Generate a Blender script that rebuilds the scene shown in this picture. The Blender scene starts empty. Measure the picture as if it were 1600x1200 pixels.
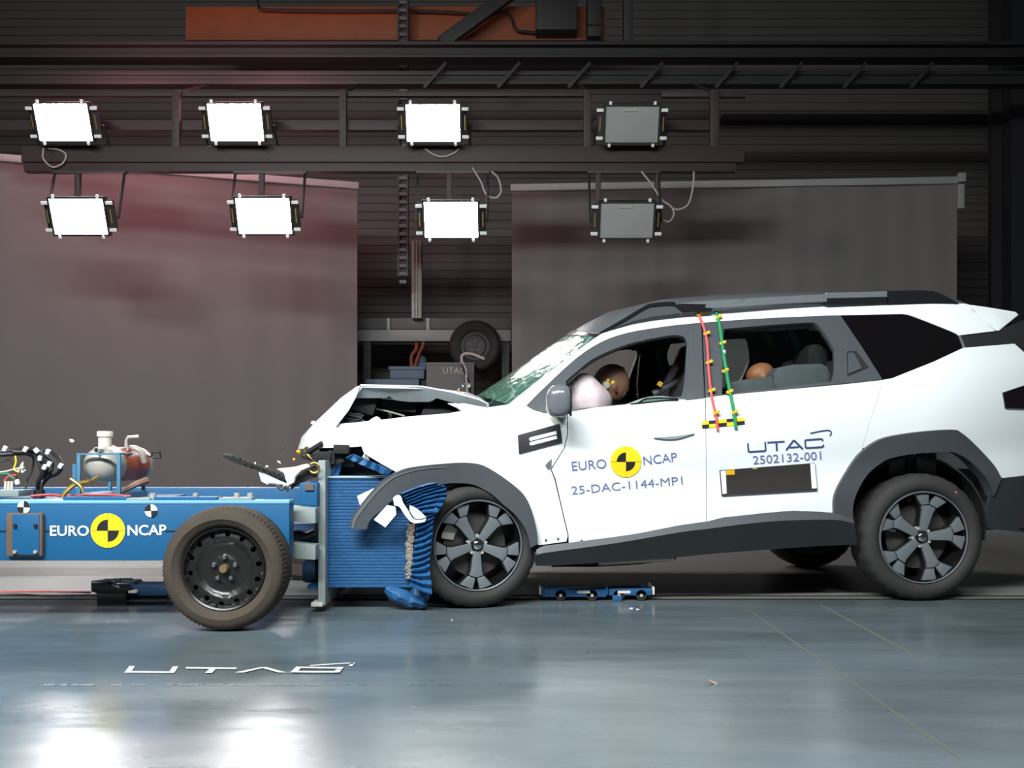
import bpy, bmesh, math, random
from mathutils import Vector, Matrix, Euler
from mathutils.geometry import delaunay_2d_cdt
random.seed(7)
SC = bpy.context.scene
COL = SC.collection
PI = math.pi

# ------------------------------------------------------------------ camera, world, lights, exposure
FPX, CAMH, CX, HY = 1540.0, 0.83, 800.0, 704.0      # focal length in pixels, camera height, principal column, horizon row
cam = bpy.data.cameras.new('camera'); camo = bpy.data.objects.new('camera', cam); COL.objects.link(camo)
camo.location = (0, 0, CAMH); camo.rotation_euler = (PI/2, 0, 0)
cam.sensor_width = 36.0; cam.lens = FPX/1600*36.0; cam.shift_y = (HY-600)/1600.0; cam.clip_end = 200
SC.camera = camo

world = bpy.data.worlds.new('hall_ambient'); SC.world = world; world.use_nodes = True
bg = world.node_tree.nodes['Background']; bg.inputs[0].default_value = (0.55, 0.72, 0.80, 1); bg.inputs[1].default_value = 0.05

def area_light(name, loc, target, power, size, color):
    l = bpy.data.lights.new(name, 'AREA'); l.energy = power; l.shape = 'RECTANGLE'; l.size = size[0]; l.size_y = size[1]; l.color = color; l.spread = math.radians(125)
    o = bpy.data.objects.new(name, l); COL.objects.link(o); o.location = loc
    o.rotation_euler = (Vector(target)-Vector(loc)).to_track_quat('-Z', 'Y').to_euler(); return o
KEY = (0.93, 0.985, 1.0)
for kx, kp in ((-4.6, 215), (-2.7, 235), (-0.8, 205), (1.6, 115)):
    area_light('hall_floodlight', (kx, -0.9, 6.2), (kx*0.35-0.3, 5.4, 0.6), kp, (1.8, 1.0), KEY)
area_light('hall_floodlight', (-6.5, 1.5, 7.2), (-5.0, 13.5, 1.8), 190, (1.6, 1.0), (1.0, 0.97, 0.95))  # added fill aimed at the left screen, no lamp of the hall

SC.view_settings.view_transform = 'Standard'; SC.view_settings.look = 'None'
SC.view_settings.gamma = 1.0; SC.view_settings.use_curve_mapping = False; SC.view_settings.exposure = 0.0

# ------------------------------------------------------------------ materials
def lin(c):
    return tuple((v/255/12.92 if v/255 <= 0.04045 else ((v/255+0.055)/1.055)**2.4) for v in c)
MATS = {}
def mat(name, rgb, rough=0.5, metal=0.0, noise=(6.0, 0.10), bump=None, emit=None, coat=0.0, spec=0.5):
    if name in MATS: return MATS[name]
    m = bpy.data.materials.new(name); m.use_nodes = True; nt = m.node_tree; n = nt.nodes; b = n['Principled BSDF']
    c = lin(rgb); b.inputs['Base Color'].default_value = (*c, 1); b.inputs['Roughness'].default_value = rough; b.inputs['Metallic'].default_value = metal
    b.inputs['Specular IOR Level'].default_value = spec
    if coat: b.inputs['Coat Weight'].default_value = coat; b.inputs['Coat Roughness'].default_value = 0.08
    tc = n.new('ShaderNodeTexCoord')
    if noise and not emit:
        nz = n.new('ShaderNodeTexNoise'); nz.inputs['Scale'].default_value = noise[0]; nz.inputs['Detail'].default_value = 5
        nt.links.new(tc.outputs['Object'], nz.inputs['Vector'])
        mx = n.new('ShaderNodeMix'); mx.data_type = 'RGBA'
        k = noise[1]
        mx.inputs[6].default_value = (*[v*(1-k) for v in c], 1); mx.inputs[7].default_value = (*[min(1, v*(1+k)) for v in c], 1)
        nt.links.new(nz.outputs['Fac'], mx.inputs[0]); nt.links.new(mx.outputs[2], b.inputs['Base Color'])
    if bump:
        nb = n.new('ShaderNodeTexNoise'); nb.inputs['Scale'].default_value = bump[0]; nb.inputs['Detail'].default_value = 3
        nt.links.new(tc.outputs['Object'], nb.inputs['Vector'])
        bp = n.new('ShaderNodeBump'); bp.inputs['Strength'].default_value = bump[1]; bp.inputs['Distance'].default_value = 0.02
        nt.links.new(nb.outputs['Fac'], bp.inputs['Height']); nt.links.new(bp.outputs['Normal'], b.inputs['Normal'])
    if emit:
        b.inputs['Emission Color'].default_value = (*emit[0], 1); b.inputs['Emission Strength'].default_value = emit[1]
    MATS[name] = m; return m
def glass_mat(name, tint, rough=0.02):
    m = bpy.data.materials.new(name); m.use_nodes = True; nt = m.node_tree; n = nt.nodes
    n.remove(n['Principled BSDF']); out = n['Material Output']
    tr = n.new('ShaderNodeBsdfTransparent'); tr.inputs[0].default_value = (*tint, 1)
    gl = n.new('ShaderNodeBsdfGlossy'); gl.inputs['Roughness'].default_value = rough
    fr = n.new('ShaderNodeFresnel'); fr.inputs[0].default_value = 1.45
    mx = n.new('ShaderNodeMixShader'); nt.links.new(fr.outputs[0], mx.inputs[0]); nt.links.new(tr.outputs[0], mx.inputs[1]); nt.links.new(gl.outputs[0], mx.inputs[2])
    nt.links.new(mx.outputs[0], out.inputs[0]); MATS[name] = m; return m

M_white = mat('white_paint', (238, 242, 243), 0.32, noise=(3, 0.02), coat=0.5)
M_black = mat('black_plastic', (46, 50, 52), 0.55, noise=(20, 0.12), bump=(300, 0.08))
M_clad = mat('dark_cladding', (66, 70, 74), 0.5, noise=(8, 0.08), bump=(400, 0.06))
M_gloss = mat('gloss_black', (30, 31, 33), 0.15)
M_dark = mat('dark_interior', (26, 25, 25), 0.8, noise=(14, 0.3))
M_seat = mat('seat_cloth', (44, 43, 44), 0.85, noise=(40, 0.25))
M_grey = mat('grey_trim', (92, 95, 98), 0.6, noise=(20, 0.12))
M_tyre = mat('tyre_rubber', (50, 49, 47), 0.75, noise=(12, 0.18), bump=(60, 0.06), spec=0.35)
M_tyre_t = mat('dusty_tyre_rubber', (70, 62, 54), 0.85, noise=(9, 0.22), bump=(60, 0.08), spec=0.25)
M_alloy = mat('machined_alloy', (132, 138, 142), 0.3, metal=0.45, noise=(30, 0.06))
M_pocket = mat('gloss_black_alloy', (22, 22, 22), 0.22)
M_steelblk = mat('black_steel', (30, 29, 28), 0.3, noise=(8, 0.3))
M_chrome = mat('chrome', (225, 228, 230), 0.12, metal=1.0)
M_steel = mat('brushed_steel', (186, 181, 170), 0.35, metal=0.25, noise=(15, 0.1))
M_blue = mat('trolley_blue_paint', (14, 86, 130), 0.5, noise=(10, 0.08))
M_bluef = mat('barrier_blue_skin', (26, 80, 126), 0.5, noise=(18, 0.14), bump=(40, 0.15))
M_greyp = mat('grey_green_paint', (138, 148, 146), 0.5, noise=(9, 0.06))
M_rust = mat('rusty_edge', (104, 80, 62), 0.8, noise=(18, 0.35))
M_yellow = mat('yellow_sticker', (255, 216, 24), 0.5, noise=(4, 0.02))
M_blk = mat('black_sticker', (30, 30, 32), 0.5, noise=(6, 0.05))
M_wht = mat('white_sticker', (240, 242, 242), 0.5, noise=(6, 0.02))
M_ink = mat('dark_blue_ink', (58, 72, 118), 0.5, noise=(6, 0.03))
M_inkl = mat('thin_blue_ink', (108, 118, 160), 0.5, noise=(6, 0.03))
M_red = mat('red_cord', (226, 84, 84), 0.6)
M_green = mat('green_cord', (20, 140, 84), 0.6)
M_orange = mat('orange_paint', (132, 66, 30), 0.6, noise=(3, 0.2))
M_beam = mat('maroon_steel', (52, 36, 36), 0.6, noise=(3, 0.2))
M_dsteel = mat('dark_steel', (36, 35, 35), 0.6, noise=(3, 0.2))
M_alu = mat('aluminium_profile', (140, 136, 128), 0.5, metal=0.1, noise=(10, 0.08))
M_bench = mat('grey_steel_beam', (134, 136, 134), 0.5, noise=(8, 0.14))
M_box = mat('grey_case', (84, 83, 82), 0.6, noise=(10, 0.1))
M_bluebox = mat('slate_blue_case', (78, 96, 112), 0.6, noise=(12, 0.12))
M_rubber = mat('black_cable', (22, 22, 22), 0.5)
M_pale = mat('pale_cable', (170, 160, 150), 0.6)
M_honey = mat('bare_honeycomb', (170, 160, 146), 0.5, metal=0.3, noise=(120, 0.5), bump=(150, 0.9))
M_lens = mat('lit_lamp_glass', (255, 255, 255), 0.3, emit=((1.0, 0.97, 0.95), 80.0))
M_lensoff = mat('unlit_lamp_glass', (150, 152, 150), 0.4, noise=(5, 0.10))
M_lamp = mat('lamp_housing', (34, 32, 33), 0.5, noise=(8, 0.15))
M_clip = mat('pale_clip', (232, 232, 230), 0.4)
M_skin = mat('dummy_vinyl', (128, 92, 72), 0.6, noise=(12, 0.12))
M_bag = mat('airbag_fabric', (206, 190, 192), 0.8, noise=(10, 0.05), bump=(25, 0.25))
M_fab = mat('grey_screen_fabric', (108, 105, 103), 0.9, noise=(0.8, 0.06))
M_rail = mat('pale_rail', (150, 150, 148), 0.5)
M_tank = mat('red_tank_paint', (186, 84, 58), 0.45, noise=(10, 0.14))
M_cream = mat('cream_plastic', (208, 204, 190), 0.45)
M_brass = mat('brass', (190, 160, 90), 0.35, metal=0.8)
M_tape = mat('teal_belt', (96, 150, 156), 0.7)
M_tan = mat('tan_belt', (170, 124, 70), 0.7)
M_tail = mat('dark_lamp_glass', (24, 18, 22), 0.12)
M_bone = mat('grey_and_shaded_white', (196, 202, 202), 0.5, noise=(5, 0.06))  # on the bonnet flange this grey paints underside shade onto white
M_roof = mat('dark_gloss_roof', (96, 100, 104), 0.3, noise=(3, 0.03), coat=0.6)
M_discm = mat('dull_brake_disc', (70, 68, 66), 0.5, metal=0.4)
M_privacy = mat('privacy_glass', (14, 11, 12), 0.06, noise=None)
G_clear = glass_mat('clear_glass', (0.80, 0.86, 0.84))
G_lamp = glass_mat('green_tinted_glass', (0.7, 0.85, 0.8))

def windscreen_mat():
    m = bpy.data.materials.new('cracked_green_glass'); m.use_nodes = True; nt = m.node_tree; n = nt.nodes; b = n['Principled BSDF']; out = n['Material Output']
    b.inputs['Roughness'].default_value = 0.13; b.inputs['Specular IOR Level'].default_value = 0.25
    tc = n.new('ShaderNodeTexCoord'); vo = n.new('ShaderNodeTexVoronoi'); vo.feature = 'DISTANCE_TO_EDGE'; vo.inputs['Scale'].default_value = 9
    nt.links.new(tc.outputs['Object'], vo.inputs['Vector'])
    cr = n.new('ShaderNodeValToRGB'); cr.color_ramp.elements[0].position = 0.0; cr.color_ramp.elements[0].color = (0.34, 0.50, 0.44, 1)
    cr.color_ramp.elements[1].position = 0.05; cr.color_ramp.elements[1].color = (0.06, 0.17, 0.125, 1)
    nt.links.new(vo.outputs['Distance'], cr.inputs[0]); nt.links.new(cr.outputs[0], b.inputs['Base Color'])
    nb = n.new('ShaderNodeTexNoise'); nb.inputs['Scale'].default_value = 14; nt.links.new(tc.outputs['Object'], nb.inputs['Vector'])
    bp = n.new('ShaderNodeBump'); bp.inputs['Strength'].default_value = 0.22; bp.inputs['Distance'].default_value = 0.02
    nt.links.new(nb.outputs['Fac'], bp.inputs['Height']); nt.links.new(bp.outputs['Normal'], b.inputs['Normal'])
    tr = n.new('ShaderNodeBsdfTransparent'); tr.inputs[0].default_value = (0.55, 0.75, 0.68, 1)
    mx = n.new('ShaderNodeMixShader'); mx.inputs[0].default_value = 0.62
    nt.links.new(tr.outputs[0], mx.inputs[1]); nt.links.new(b.outputs[0], mx.inputs[2]); nt.links.new(mx.outputs[0], out.inputs[0]); return m
M_screen = windscreen_mat()

def floor_mat():
    m = bpy.data.materials.new('polished_concrete'); m.use_nodes = True; nt = m.node_tree; n = nt.nodes; b = n['Principled BSDF']
    tc = n.new('ShaderNodeTexCoord')
    mp = n.new('ShaderNodeMapping'); mp.inputs['Scale'].default_value = (0.5, 1.6, 1); nt.links.new(tc.outputs['Object'], mp.inputs['Vector'])
    n1 = n.new('ShaderNodeTexNoise'); n1.inputs['Scale'].default_value = 1.3; n1.inputs['Detail'].default_value = 8; n1.inputs['Roughness'].default_value = 0.62
    nt.links.new(mp.outputs[0], n1.inputs['Vector'])
    cr = n.new('ShaderNodeValToRGB'); cr.color_ramp.elements[0].position = 0.3; cr.color_ramp.elements[0].color = (*lin((74, 84, 88)), 1)
    cr.color_ramp.elements[1].position = 0.72; cr.color_ramp.elements[1].color = (*lin((106, 119, 124)), 1)
    nt.links.new(n1.outputs['Fac'], cr.inputs[0]); nt.links.new(cr.outputs[0], b.inputs['Base Color'])
    n2 = n.new('ShaderNodeTexNoise'); n2.inputs['Scale'].default_value = 2.2; n2.inputs['Detail'].default_value = 7
    nt.links.new(mp.outputs[0], n2.inputs['Vector'])
    mr = n.new('ShaderNodeMapRange'); mr.inputs[1].default_value = 0.3; mr.inputs[2].default_value = 0.7; mr.inputs[3].default_value = 0.16; mr.inputs[4].default_value = 0.32
    nt.links.new(n2.outputs['Fac'], mr.inputs[0]); nt.links.new(mr.outputs[0], b.inputs['Roughness'])
    n3 = n.new('ShaderNodeTexNoise'); n3.inputs['Scale'].default_value = 5; nt.links.new(mp.outputs[0], n3.inputs['Vector'])
    bp = n.new('ShaderNodeBump'); bp.inputs['Strength'].default_value = 0.03; bp.inputs['Distance'].default_value = 0.05
    nt.links.new(n3.outputs['Fac'], bp.inputs['Height']); nt.links.new(bp.outputs['Normal'], b.inputs['Normal'])
    return m
M_floor = floor_mat()
M_wall = mat('dark_cladding_wall', (80, 77, 74), 0.7, noise=(0.7, 0.12))
M_track = mat('bare_track_concrete', (126, 127, 124), 0.4, noise=(1.2, 0.12))
M_joint = mat('tan_joint_filler', (104, 104, 92), 0.6)
M_slot = mat('dark_slot', (22, 20, 20), 0.7)
M_strip = mat('worn_metal_strip', (170, 178, 180), 0.3, metal=0.9, noise=(40, 0.5))

# ------------------------------------------------------------------ geometry helpers
def W(px, py, Y):
    return Vector(((px-CX)*Y/FPX, Y, CAMH-(py-HY)*Y/FPX))
ORIG = {}
def thing(name, label, cat, loc, group=None):
    o = bpy.data.objects.new(name, None); COL.objects.link(o); o.location = loc; o.empty_display_size = 0.1
    o['label'] = label; o['category'] = cat
    if group: o['group'] = group
    ORIG[o.name] = Vector(loc); return o
def obj(name, bm, m, parent=None, label=None, cat=None, group=None, kind=None, smooth=True, ang=35):
    me = bpy.data.meshes.new(name)
    if parent is not None: org = ORIG[parent.name]
    else:
        vs = [v.co for v in bm.verts]
        org = Vector(((min(v.x for v in vs)+max(v.x for v in vs))/2, (min(v.y for v in vs)+max(v.y for v in vs))/2, min(v.z for v in vs)))
    bmesh.ops.translate(bm, verts=bm.verts, vec=-org)
    bm.normal_update(); bm.to_mesh(me); bm.free()
    if smooth:
        me.polygons.foreach_set('use_smooth', [True]*len(me.polygons)); me.set_sharp_from_angle(angle=math.radians(ang))
    for mm in (m if isinstance(m, (list, tuple)) else [m]): me.materials.append(mm)
    o = bpy.data.objects.new(name, me); COL.objects.link(o)
    if parent is not None: o.parent = parent
    else: o.location = org
    ORIG[o.name] = Vector(org)
    if label: o['label'] = label
    if cat: o['category'] = cat
    if group: o['group'] = group
    if kind: o['kind'] = kind
    return o
def structure(name, bm, m, label, cat, **k):
    return obj(name, bm, m, None, label, cat, kind='structure', **k)
def dup(root, loc, label=None):
    r = root.copy(); COL.objects.link(r); r.location = loc
    if label: r['label'] = label
    def rec(src, dst):
        for ch in list(src.children):
            c = ch.copy(); COL.objects.link(c); c.parent = dst; rec(ch, c)
    rec(root, r); return r
def nb(): return bmesh.new()
def box(bm, c, s, rot=None, bev=0.0, mi=0):
    M = Matrix.Translation(Vector(c)) @ (rot.to_4x4() if rot is not None else Matrix.Identity(4)) @ Matrix.Diagonal((s[0], s[1], s[2], 1))
    r = bmesh.ops.create_cube(bm, size=1.0, matrix=M); vs = r['verts']
    fs = {f for v in vs for f in v.link_faces}
    for f in fs: f.material_index = mi
    if bev:
        es = list({e for v in vs for e in v.link_edges})
        bmesh.ops.bevel(bm, geom=es, offset=bev, segments=2, affect='EDGES', profile=0.6)
def bx(bm, x0, x1, y0, y1, z0, z1, bev=0.0, mi=0):
    box(bm, ((x0+x1)/2, (y0+y1)/2, (z0+z1)/2), (abs(x1-x0), abs(y1-y0), abs(z1-z0)), None, bev, mi)
def pbox(bm, p0, p1, Y0, Y1, bev=0.0, mi=0):
    """box whose near face (depth Y0) runs from pixel p0 (top left) to p1 (bottom right), going back to Y1"""
    a = W(p0[0], p0[1], Y0); b = W(p1[0], p1[1], Y0); bx(bm, a.x, b.x, Y0, Y1, b.z, a.z, bev, mi)
def rotm(ax, deg): return Matrix.Rotation(math.radians(deg), 3, ax)
def cr(P, n=6, closed=False):
    P = [Vector(p) for p in P]; out = []; N = len(P)
    for i in range(N if closed else N-1):
        if closed: p0, p1, p2, p3 = P[(i-1) % N], P[i], P[(i+1) % N], P[(i+2) % N]
        else: p1, p2 = P[i], P[i+1]; p0 = P[i-1] if i else p1*2-p2; p3 = P[i+2] if i+2 < N else p2*2-p1
        for k in range(n):
            t = k/n
            out.append(0.5*((2*p1)+(p2-p0)*t+(2*p0-5*p1+4*p2-p3)*t*t+(3*p1-p0-3*p2+p3)*t*t*t))
    if not closed: out.append(P[-1])
    return out
def sm(pts, n=4): return [(p.x, p.y) for p in cr([Vector((a, b, 0)) for a, b in pts], n)]
def tube(bm, pts, r, n=8, smooth=0, mi=0, taper=None):
    if smooth: pts = cr(pts, smooth)
    pts = [Vector(p) for p in pts]; rings = []; up = Vector((0, 0, 1))
    prev = None
    for i, p in enumerate(pts):
        t = (pts[min(i+1, len(pts)-1)]-pts[max(i-1, 0)]).normalized()
        if prev is None:
            a = t.cross(up if abs(t.z) < 0.9 else Vector((1, 0, 0))).normalized()
        else:
            a = (prev-t*prev.dot(t)).normalized()
        prev = a; b = t.cross(a)
        rr = r if taper is None else r*(1+(taper-1)*i/max(1, len(pts)-1))
        rings.append([bm.verts.new(p+(a*math.cos(2*PI*k/n)+b*math.sin(2*PI*k/n))*rr) for k in range(n)])
    for i in range(len(rings)-1):
        for k in range(n):
            f = bm.faces.new((rings[i][k], rings[i][(k+1) % n], rings[i+1][(k+1) % n], rings[i+1][k])); f.material_index = mi
    for rg, fl in ((rings[0], False), (rings[-1], True)):
        f = bm.faces.new(rg if fl else rg[::-1]); f.material_index = mi
    bmesh.ops.recalc_face_normals(bm, faces=list({f for rg in rings for v in rg for f in v.link_faces}))
def lathe(bm, prof, n=48, M=Matrix.Identity(4), mi=0, closed=False, mod=None):
    """prof: (radius, y) pairs turned about the local Y axis"""
    rings = []
    for j, (r, y) in enumerate(prof):
        ring = []
        for k in range(n):
            a = 2*PI*k/n; rr = r if mod is None else mod(j, k, r)
            ring.append(bm.verts.new(M @ Vector((rr*math.cos(a), y, rr*math.sin(a)))))
        rings.append(ring)
    fs = []
    m = len(rings)
    for j in range(m if closed else m-1):
        A, B = rings[j], rings[(j+1) % m]
        for k in range(n):
            f = bm.faces.new((A[k], A[(k+1) % n], B[(k+1) % n], B[k])); f.material_index = mi; fs.append(f)
    if not closed:
        for rg in (rings[0], rings[-1]):
            f = bm.faces.new(rg); f.material_index = mi; fs.append(f)
    bmesh.ops.recalc_face_normals(bm, faces=fs)
def prism(bm, pts, vec, mi=0, bev=0.0):
    a = [bm.verts.new(Vector(p)) for p in pts]; b = [bm.verts.new(Vector(p)+Vector(vec)) for p in pts]; n = len(a); fs = []
    fs.append(bm.faces.new(a)); fs.append(bm.faces.new(b[::-1]))
    for i in range(n): fs.append(bm.faces.new((a[i], b[i], b[(i+1) % n], a[(i+1) % n])))
    for f in fs: f.material_index = mi
    bmesh.ops.recalc_face_normals(bm, faces=fs)
    if bev:
        bmesh.ops.bevel(bm, geom=list({e for f in fs for e in f.edges}), offset=bev, segments=2, affect='EDGES', profile=0.6)
def ball(bm, c, r, s=(1, 1, 1), rot=None, sub=3, mi=0):
    M = Matrix.Translation(Vector(c)) @ (rot.to_4x4() if rot is not None else Matrix.Identity(4)) @ Matrix.Diagonal((s[0], s[1], s[2], 1))
    q = bmesh.ops.create_icosphere(bm, subdivisions=sub, radius=r, matrix=M)
    for v in q['verts']:
        for f in v.link_faces: f.material_index = mi
def pip(x, y, poly):
    c = False; j = len(poly)-1
    for i in range(len(poly)):
        xi, yi = poly[i]; xj, yj = poly[j]
        if (yi > y) != (yj > y) and x < (xj-xi)*(y-yi)/(yj-yi)+xi: c = not c
        j = i
    return c
def dens(poly, step):
    out = []
    for i in range(len(poly)):
        a, b = poly[i], poly[(i+1) % len(poly)]; d = math.hypot(b[0]-a[0], b[1]-a[1]); k = max(1, int(round(d/step)))
        for t in range(k): out.append((a[0]+(b[0]-a[0])*t/k, a[1]+(b[1]-a[1])*t/k))
    return out
def cdt(outline, holes=(), step=12.0):
    loops = [dens(outline, step)]+[dens(h, step) for h in holes]
    V = []; E = []
    for L in loops:
        s = len(V); V += [Vector(p) for p in L]; E += [(s+i, s+(i+1) % len(L)) for i in range(len(L))]
    xs = [p[0] for p in loops[0]]; ys = [p[1] for p in loops[0]]
    bnd = [p for L in loops for p in L]
    x = min(xs)+step/2
    while x < max(xs):
        y = min(ys)+step/2
        while y < max(ys):
            if pip(x, y, loops[0]) and not any(pip(x, y, h) for h in loops[1:]) and all((x-p[0])**2+(y-p[1])**2 > (0.45*step)**2 for p in bnd): V.append(Vector((x, y)))
            y += step
        x += step
    v, e, f, *_ = delaunay_2d_cdt(V, E, [], 0, 1e-5)
    F = []
    for t in f:
        cx = sum(v[i].x for i in t)/len(t); cy = sum(v[i].y for i in t)/len(t)
        if pip(cx, cy, loops[0]) and not any(pip(cx, cy, h) for h in loops[1:]): F.append(tuple(t))
    return [(p.x, p.y) for p in v], F
def solid(bm, verts, faces, thick, toward, mi=0):
    """closed shell from an open triangle sheet; outer face looks along `toward`, thickness goes the other way"""
    used = sorted({i for f in faces for i in f}); idx = {u: k for k, u in enumerate(used)}
    P = [Vector(verts[u]) for u in used]; F = []
    for f in faces:
        t = [idx[i] for i in f]; nrm = (P[t[1]]-P[t[0]]).cross(P[t[2]]-P[t[0]])
        F.append(t if nrm.dot(toward) > 0 else t[::-1])
    N = [Vector() for _ in P]
    for t in F:
        nrm = (P[t[1]]-P[t[0]]).cross(P[t[2]]-P[t[0]])
        for i in t: N[i] += nrm
    A = [bm.verts.new(p) for p in P]
    if thick <= 0:
        for t in F:
            try: bm.faces.new([A[i] for i in t]).material_index = mi
            except ValueError: pass
        return
    B = [bm.verts.new(P[i]-(N[i].normalized() if N[i].length > 0 else toward)*thick) for i in range(len(P))]
    cnt = {}
    for t in F:
        bm.faces.new([A[i] for i in t]).material_index = mi; bm.faces.new([B[i] for i in t[::-1]]).material_index = mi
        for k in range(len(t)):
            a, b = t[k], t[(k+1) % len(t)]; cnt.setdefault((min(a, b), max(a, b)), []).append((a, b))
    for es in cnt.values():
        if len(es) == 1:
            a, b = es[0]; bm.faces.new((A[b], A[a], B[a], B[b])).material_index = mi
def grid_sheet(bm, rows, thick, toward, mi=0):
    n = len(rows[0]); V = [p for r in rows for p in r]; F = []
    for j in range(len(rows)-1):
        for i in range(n-1):
            a = j*n+i; F += [(a, a+1, a+n+1, a+n)]
    solid(bm, V, F, thick, Vector(toward), mi)

FONT_CACHE = {}
def text_shape(s, bold=0.0, res=3):
    key = (s, bold)
    if key in FONT_CACHE: return FONT_CACHE[key]
    cu = bpy.data.curves.new('lettering', 'FONT'); cu.body = s; cu.offset = bold; cu.resolution_u = res
    o = bpy.data.objects.new('lettering', cu); COL.objects.link(o)
    dg = bpy.context.evaluated_depsgraph_get(); me = bpy.data.meshes.new_from_object(o.evaluated_get(dg))
    V = [(v.co.x, v.co.y) for v in me.vertices]; F = [tuple(p.vertices) for p in me.polygons]
    bpy.data.objects.remove(o); bpy.data.curves.remove(cu); bpy.data.meshes.remove(me)
    x0 = min(v[0] for v in V); x1 = max(v[0] for v in V); y0 = min(v[1] for v in V); y1 = max(v[1] for v in V)
    V = [((x-x0)/(x1-x0), (y-y0)/(y1-y0)) for x, y in V]
    FONT_CACHE[key] = (V, F); return V, F
def text_px(s, a, b, h, bold=0.0):
    """text between baseline pixels a and b, letters h pixels tall"""
    V, F = text_shape(s, bold); dx, dy = b[0]-a[0], b[1]-a[1]; L = math.hypot(dx, dy); nx, ny = dy/L, -dx/L
    return [(a[0]+dx*u+nx*h*v, a[1]+dy*u+ny*h*v) for u, v in V], F
def stroke_px(path, w):
    """a broad pen line through pixel points as a strip of quads"""
    V, F = [], []; n = len(path)
    for i, p in enumerate(path):
        a = Vector(path[max(0, i-1)]); b = Vector(path[min(n-1, i+1)]); q = Vector(p)
        d0 = (q-a).normalized() if i else (b-q).normalized(); d1 = (b-q).normalized() if i < n-1 else d0
        t = (d0+d1).normalized(); nn = Vector((-t.y, t.x)); k = 1/max(0.5, abs(t.dot(d0)))
        V += [tuple(q+nn*w/2*k), tuple(q-nn*w/2*k)]
    for i in range(n-1): F.append((2*i, 2*i+1, 2*i+3, 2*i+2))
    return V, F
def disc_px(c, r, a0=0, a1=2*PI, n=36, rx=None, rot=0):
    rx = rx or r; V = [c]; n = max(4, int(n*(a1-a0)/(2*PI)))
    for k in range(n+1):
        a = a0+(a1-a0)*k/n; x, y = rx*math.cos(a), -r*math.sin(a)
        V.append((c[0]+x*math.cos(rot)-y*math.sin(rot), c[1]+x*math.sin(rot)+y*math.cos(rot)))
    return V, [(0, k+1, k+2) for k in range(n)]
def decal(bm, VF, fn, mi=0, toward=(0, -1, 0)):
    V, F = VF; P = [fn(x, y) for x, y in V]; bv = [bm.verts.new(p) for p in P]
    for t in F:
        a, b, c = P[t[0]], P[t[1]], P[t[2]]
        tt = t if (b-a).cross(c-a).dot(Vector(toward)) > 0 else t[::-1]
        try: bm.faces.new([bv[i] for i in tt]).material_index = mi
        except ValueError: pass
def fuse(bm, name, voxel=0.009, smooth=3):
    me = bpy.data.meshes.new(name); bm.to_mesh(me); bm.free(); o = bpy.data.objects.new(name, me); COL.objects.link(o)
    r = o.modifiers.new('r', 'REMESH'); r.mode = 'VOXEL'; r.voxel_size = voxel
    s = o.modifiers.new('s', 'SMOOTH'); s.iterations = smooth; s.factor = 0.5
    dg = bpy.context.evaluated_depsgraph_get(); me2 = bpy.data.meshes.new_from_object(o.evaluated_get(dg)); bpy.data.objects.remove(o)
    b2 = nb(); b2.from_mesh(me2); bpy.data.meshes.remove(me2); return b2
def skin_body(name, J, E, m, parent=None, sub=2, root='pelvis'):
    me = bpy.data.meshes.new(name); names = list(J)
    me.from_pydata([J[k][0] for k in names], [(names.index(a), names.index(b)) for a, b in E], [])
    o = bpy.data.objects.new(name, me); COL.objects.link(o)
    md = o.modifiers.new('s', 'SKIN'); o.modifiers.new('u', 'SUBSURF').levels = sub
    for i, k in enumerate(names):
        r = J[k][1]; r = r if isinstance(r, tuple) else (r, r)
        me.skin_vertices[0].data[i].radius = r
        me.skin_vertices[0].data[i].use_root = (k == root)
    dg = bpy.context.evaluated_depsgraph_get(); me2 = bpy.data.meshes.new_from_object(o.evaluated_get(dg))
    bpy.data.objects.remove(o)
    bm = nb(); bm.from_mesh(me2); bpy.data.meshes.remove(me2); return bm

# ================================================================== THE HALL
bm = nb(); bx(bm, -16, 16, -4, 19, -0.2, 0); structure('floor', bm, M_floor, 'polished grey concrete floor of the test hall', 'floor', smooth=False)
bm = nb(); bx(bm, -15.5, 15.5, 5.66, 17.6, 0, 0.003); structure('trim_8', bm, M_track, 'pale bare concrete lane of the floor behind the tow slot', 'floor lane', smooth=False)
WALLY = 17.6
bm = nb()
# horizontally ribbed metal cladding
rib = []
z = 0.0
while z < 9.4:
    rib += [(WALLY, z), (WALLY, z+0.125), (WALLY+0.02, z+0.132), (WALLY+0.02, z+0.143)]; z += 0.15
rib.append((WALLY, z))
loop = [Vector((-15, y, zz)) for y, zz in rib]+[Vector((-15, WALLY+0.3, z)), Vector((-15, WALLY+0.3, 0))]
prism(bm, loop, (30, 0, 0)); structure('wall_back', bm, M_wall, 'dark ribbed metal cladding wall behind the screens', 'wall', smooth=False)
bm = nb(); pbox(bm, (1580, -250), (1760, 900), 15.2, 15.8)
a = W(1580, 0, 15.2).x; bx(bm, a-0.16, a, 15.5, 15.6, 0, 9.4)
structure('trim_1', bm, mat('black_steel_column', (30, 29, 32), 0.6), 'black steel column at the right edge of the hall', 'column', smooth=False)
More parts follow.
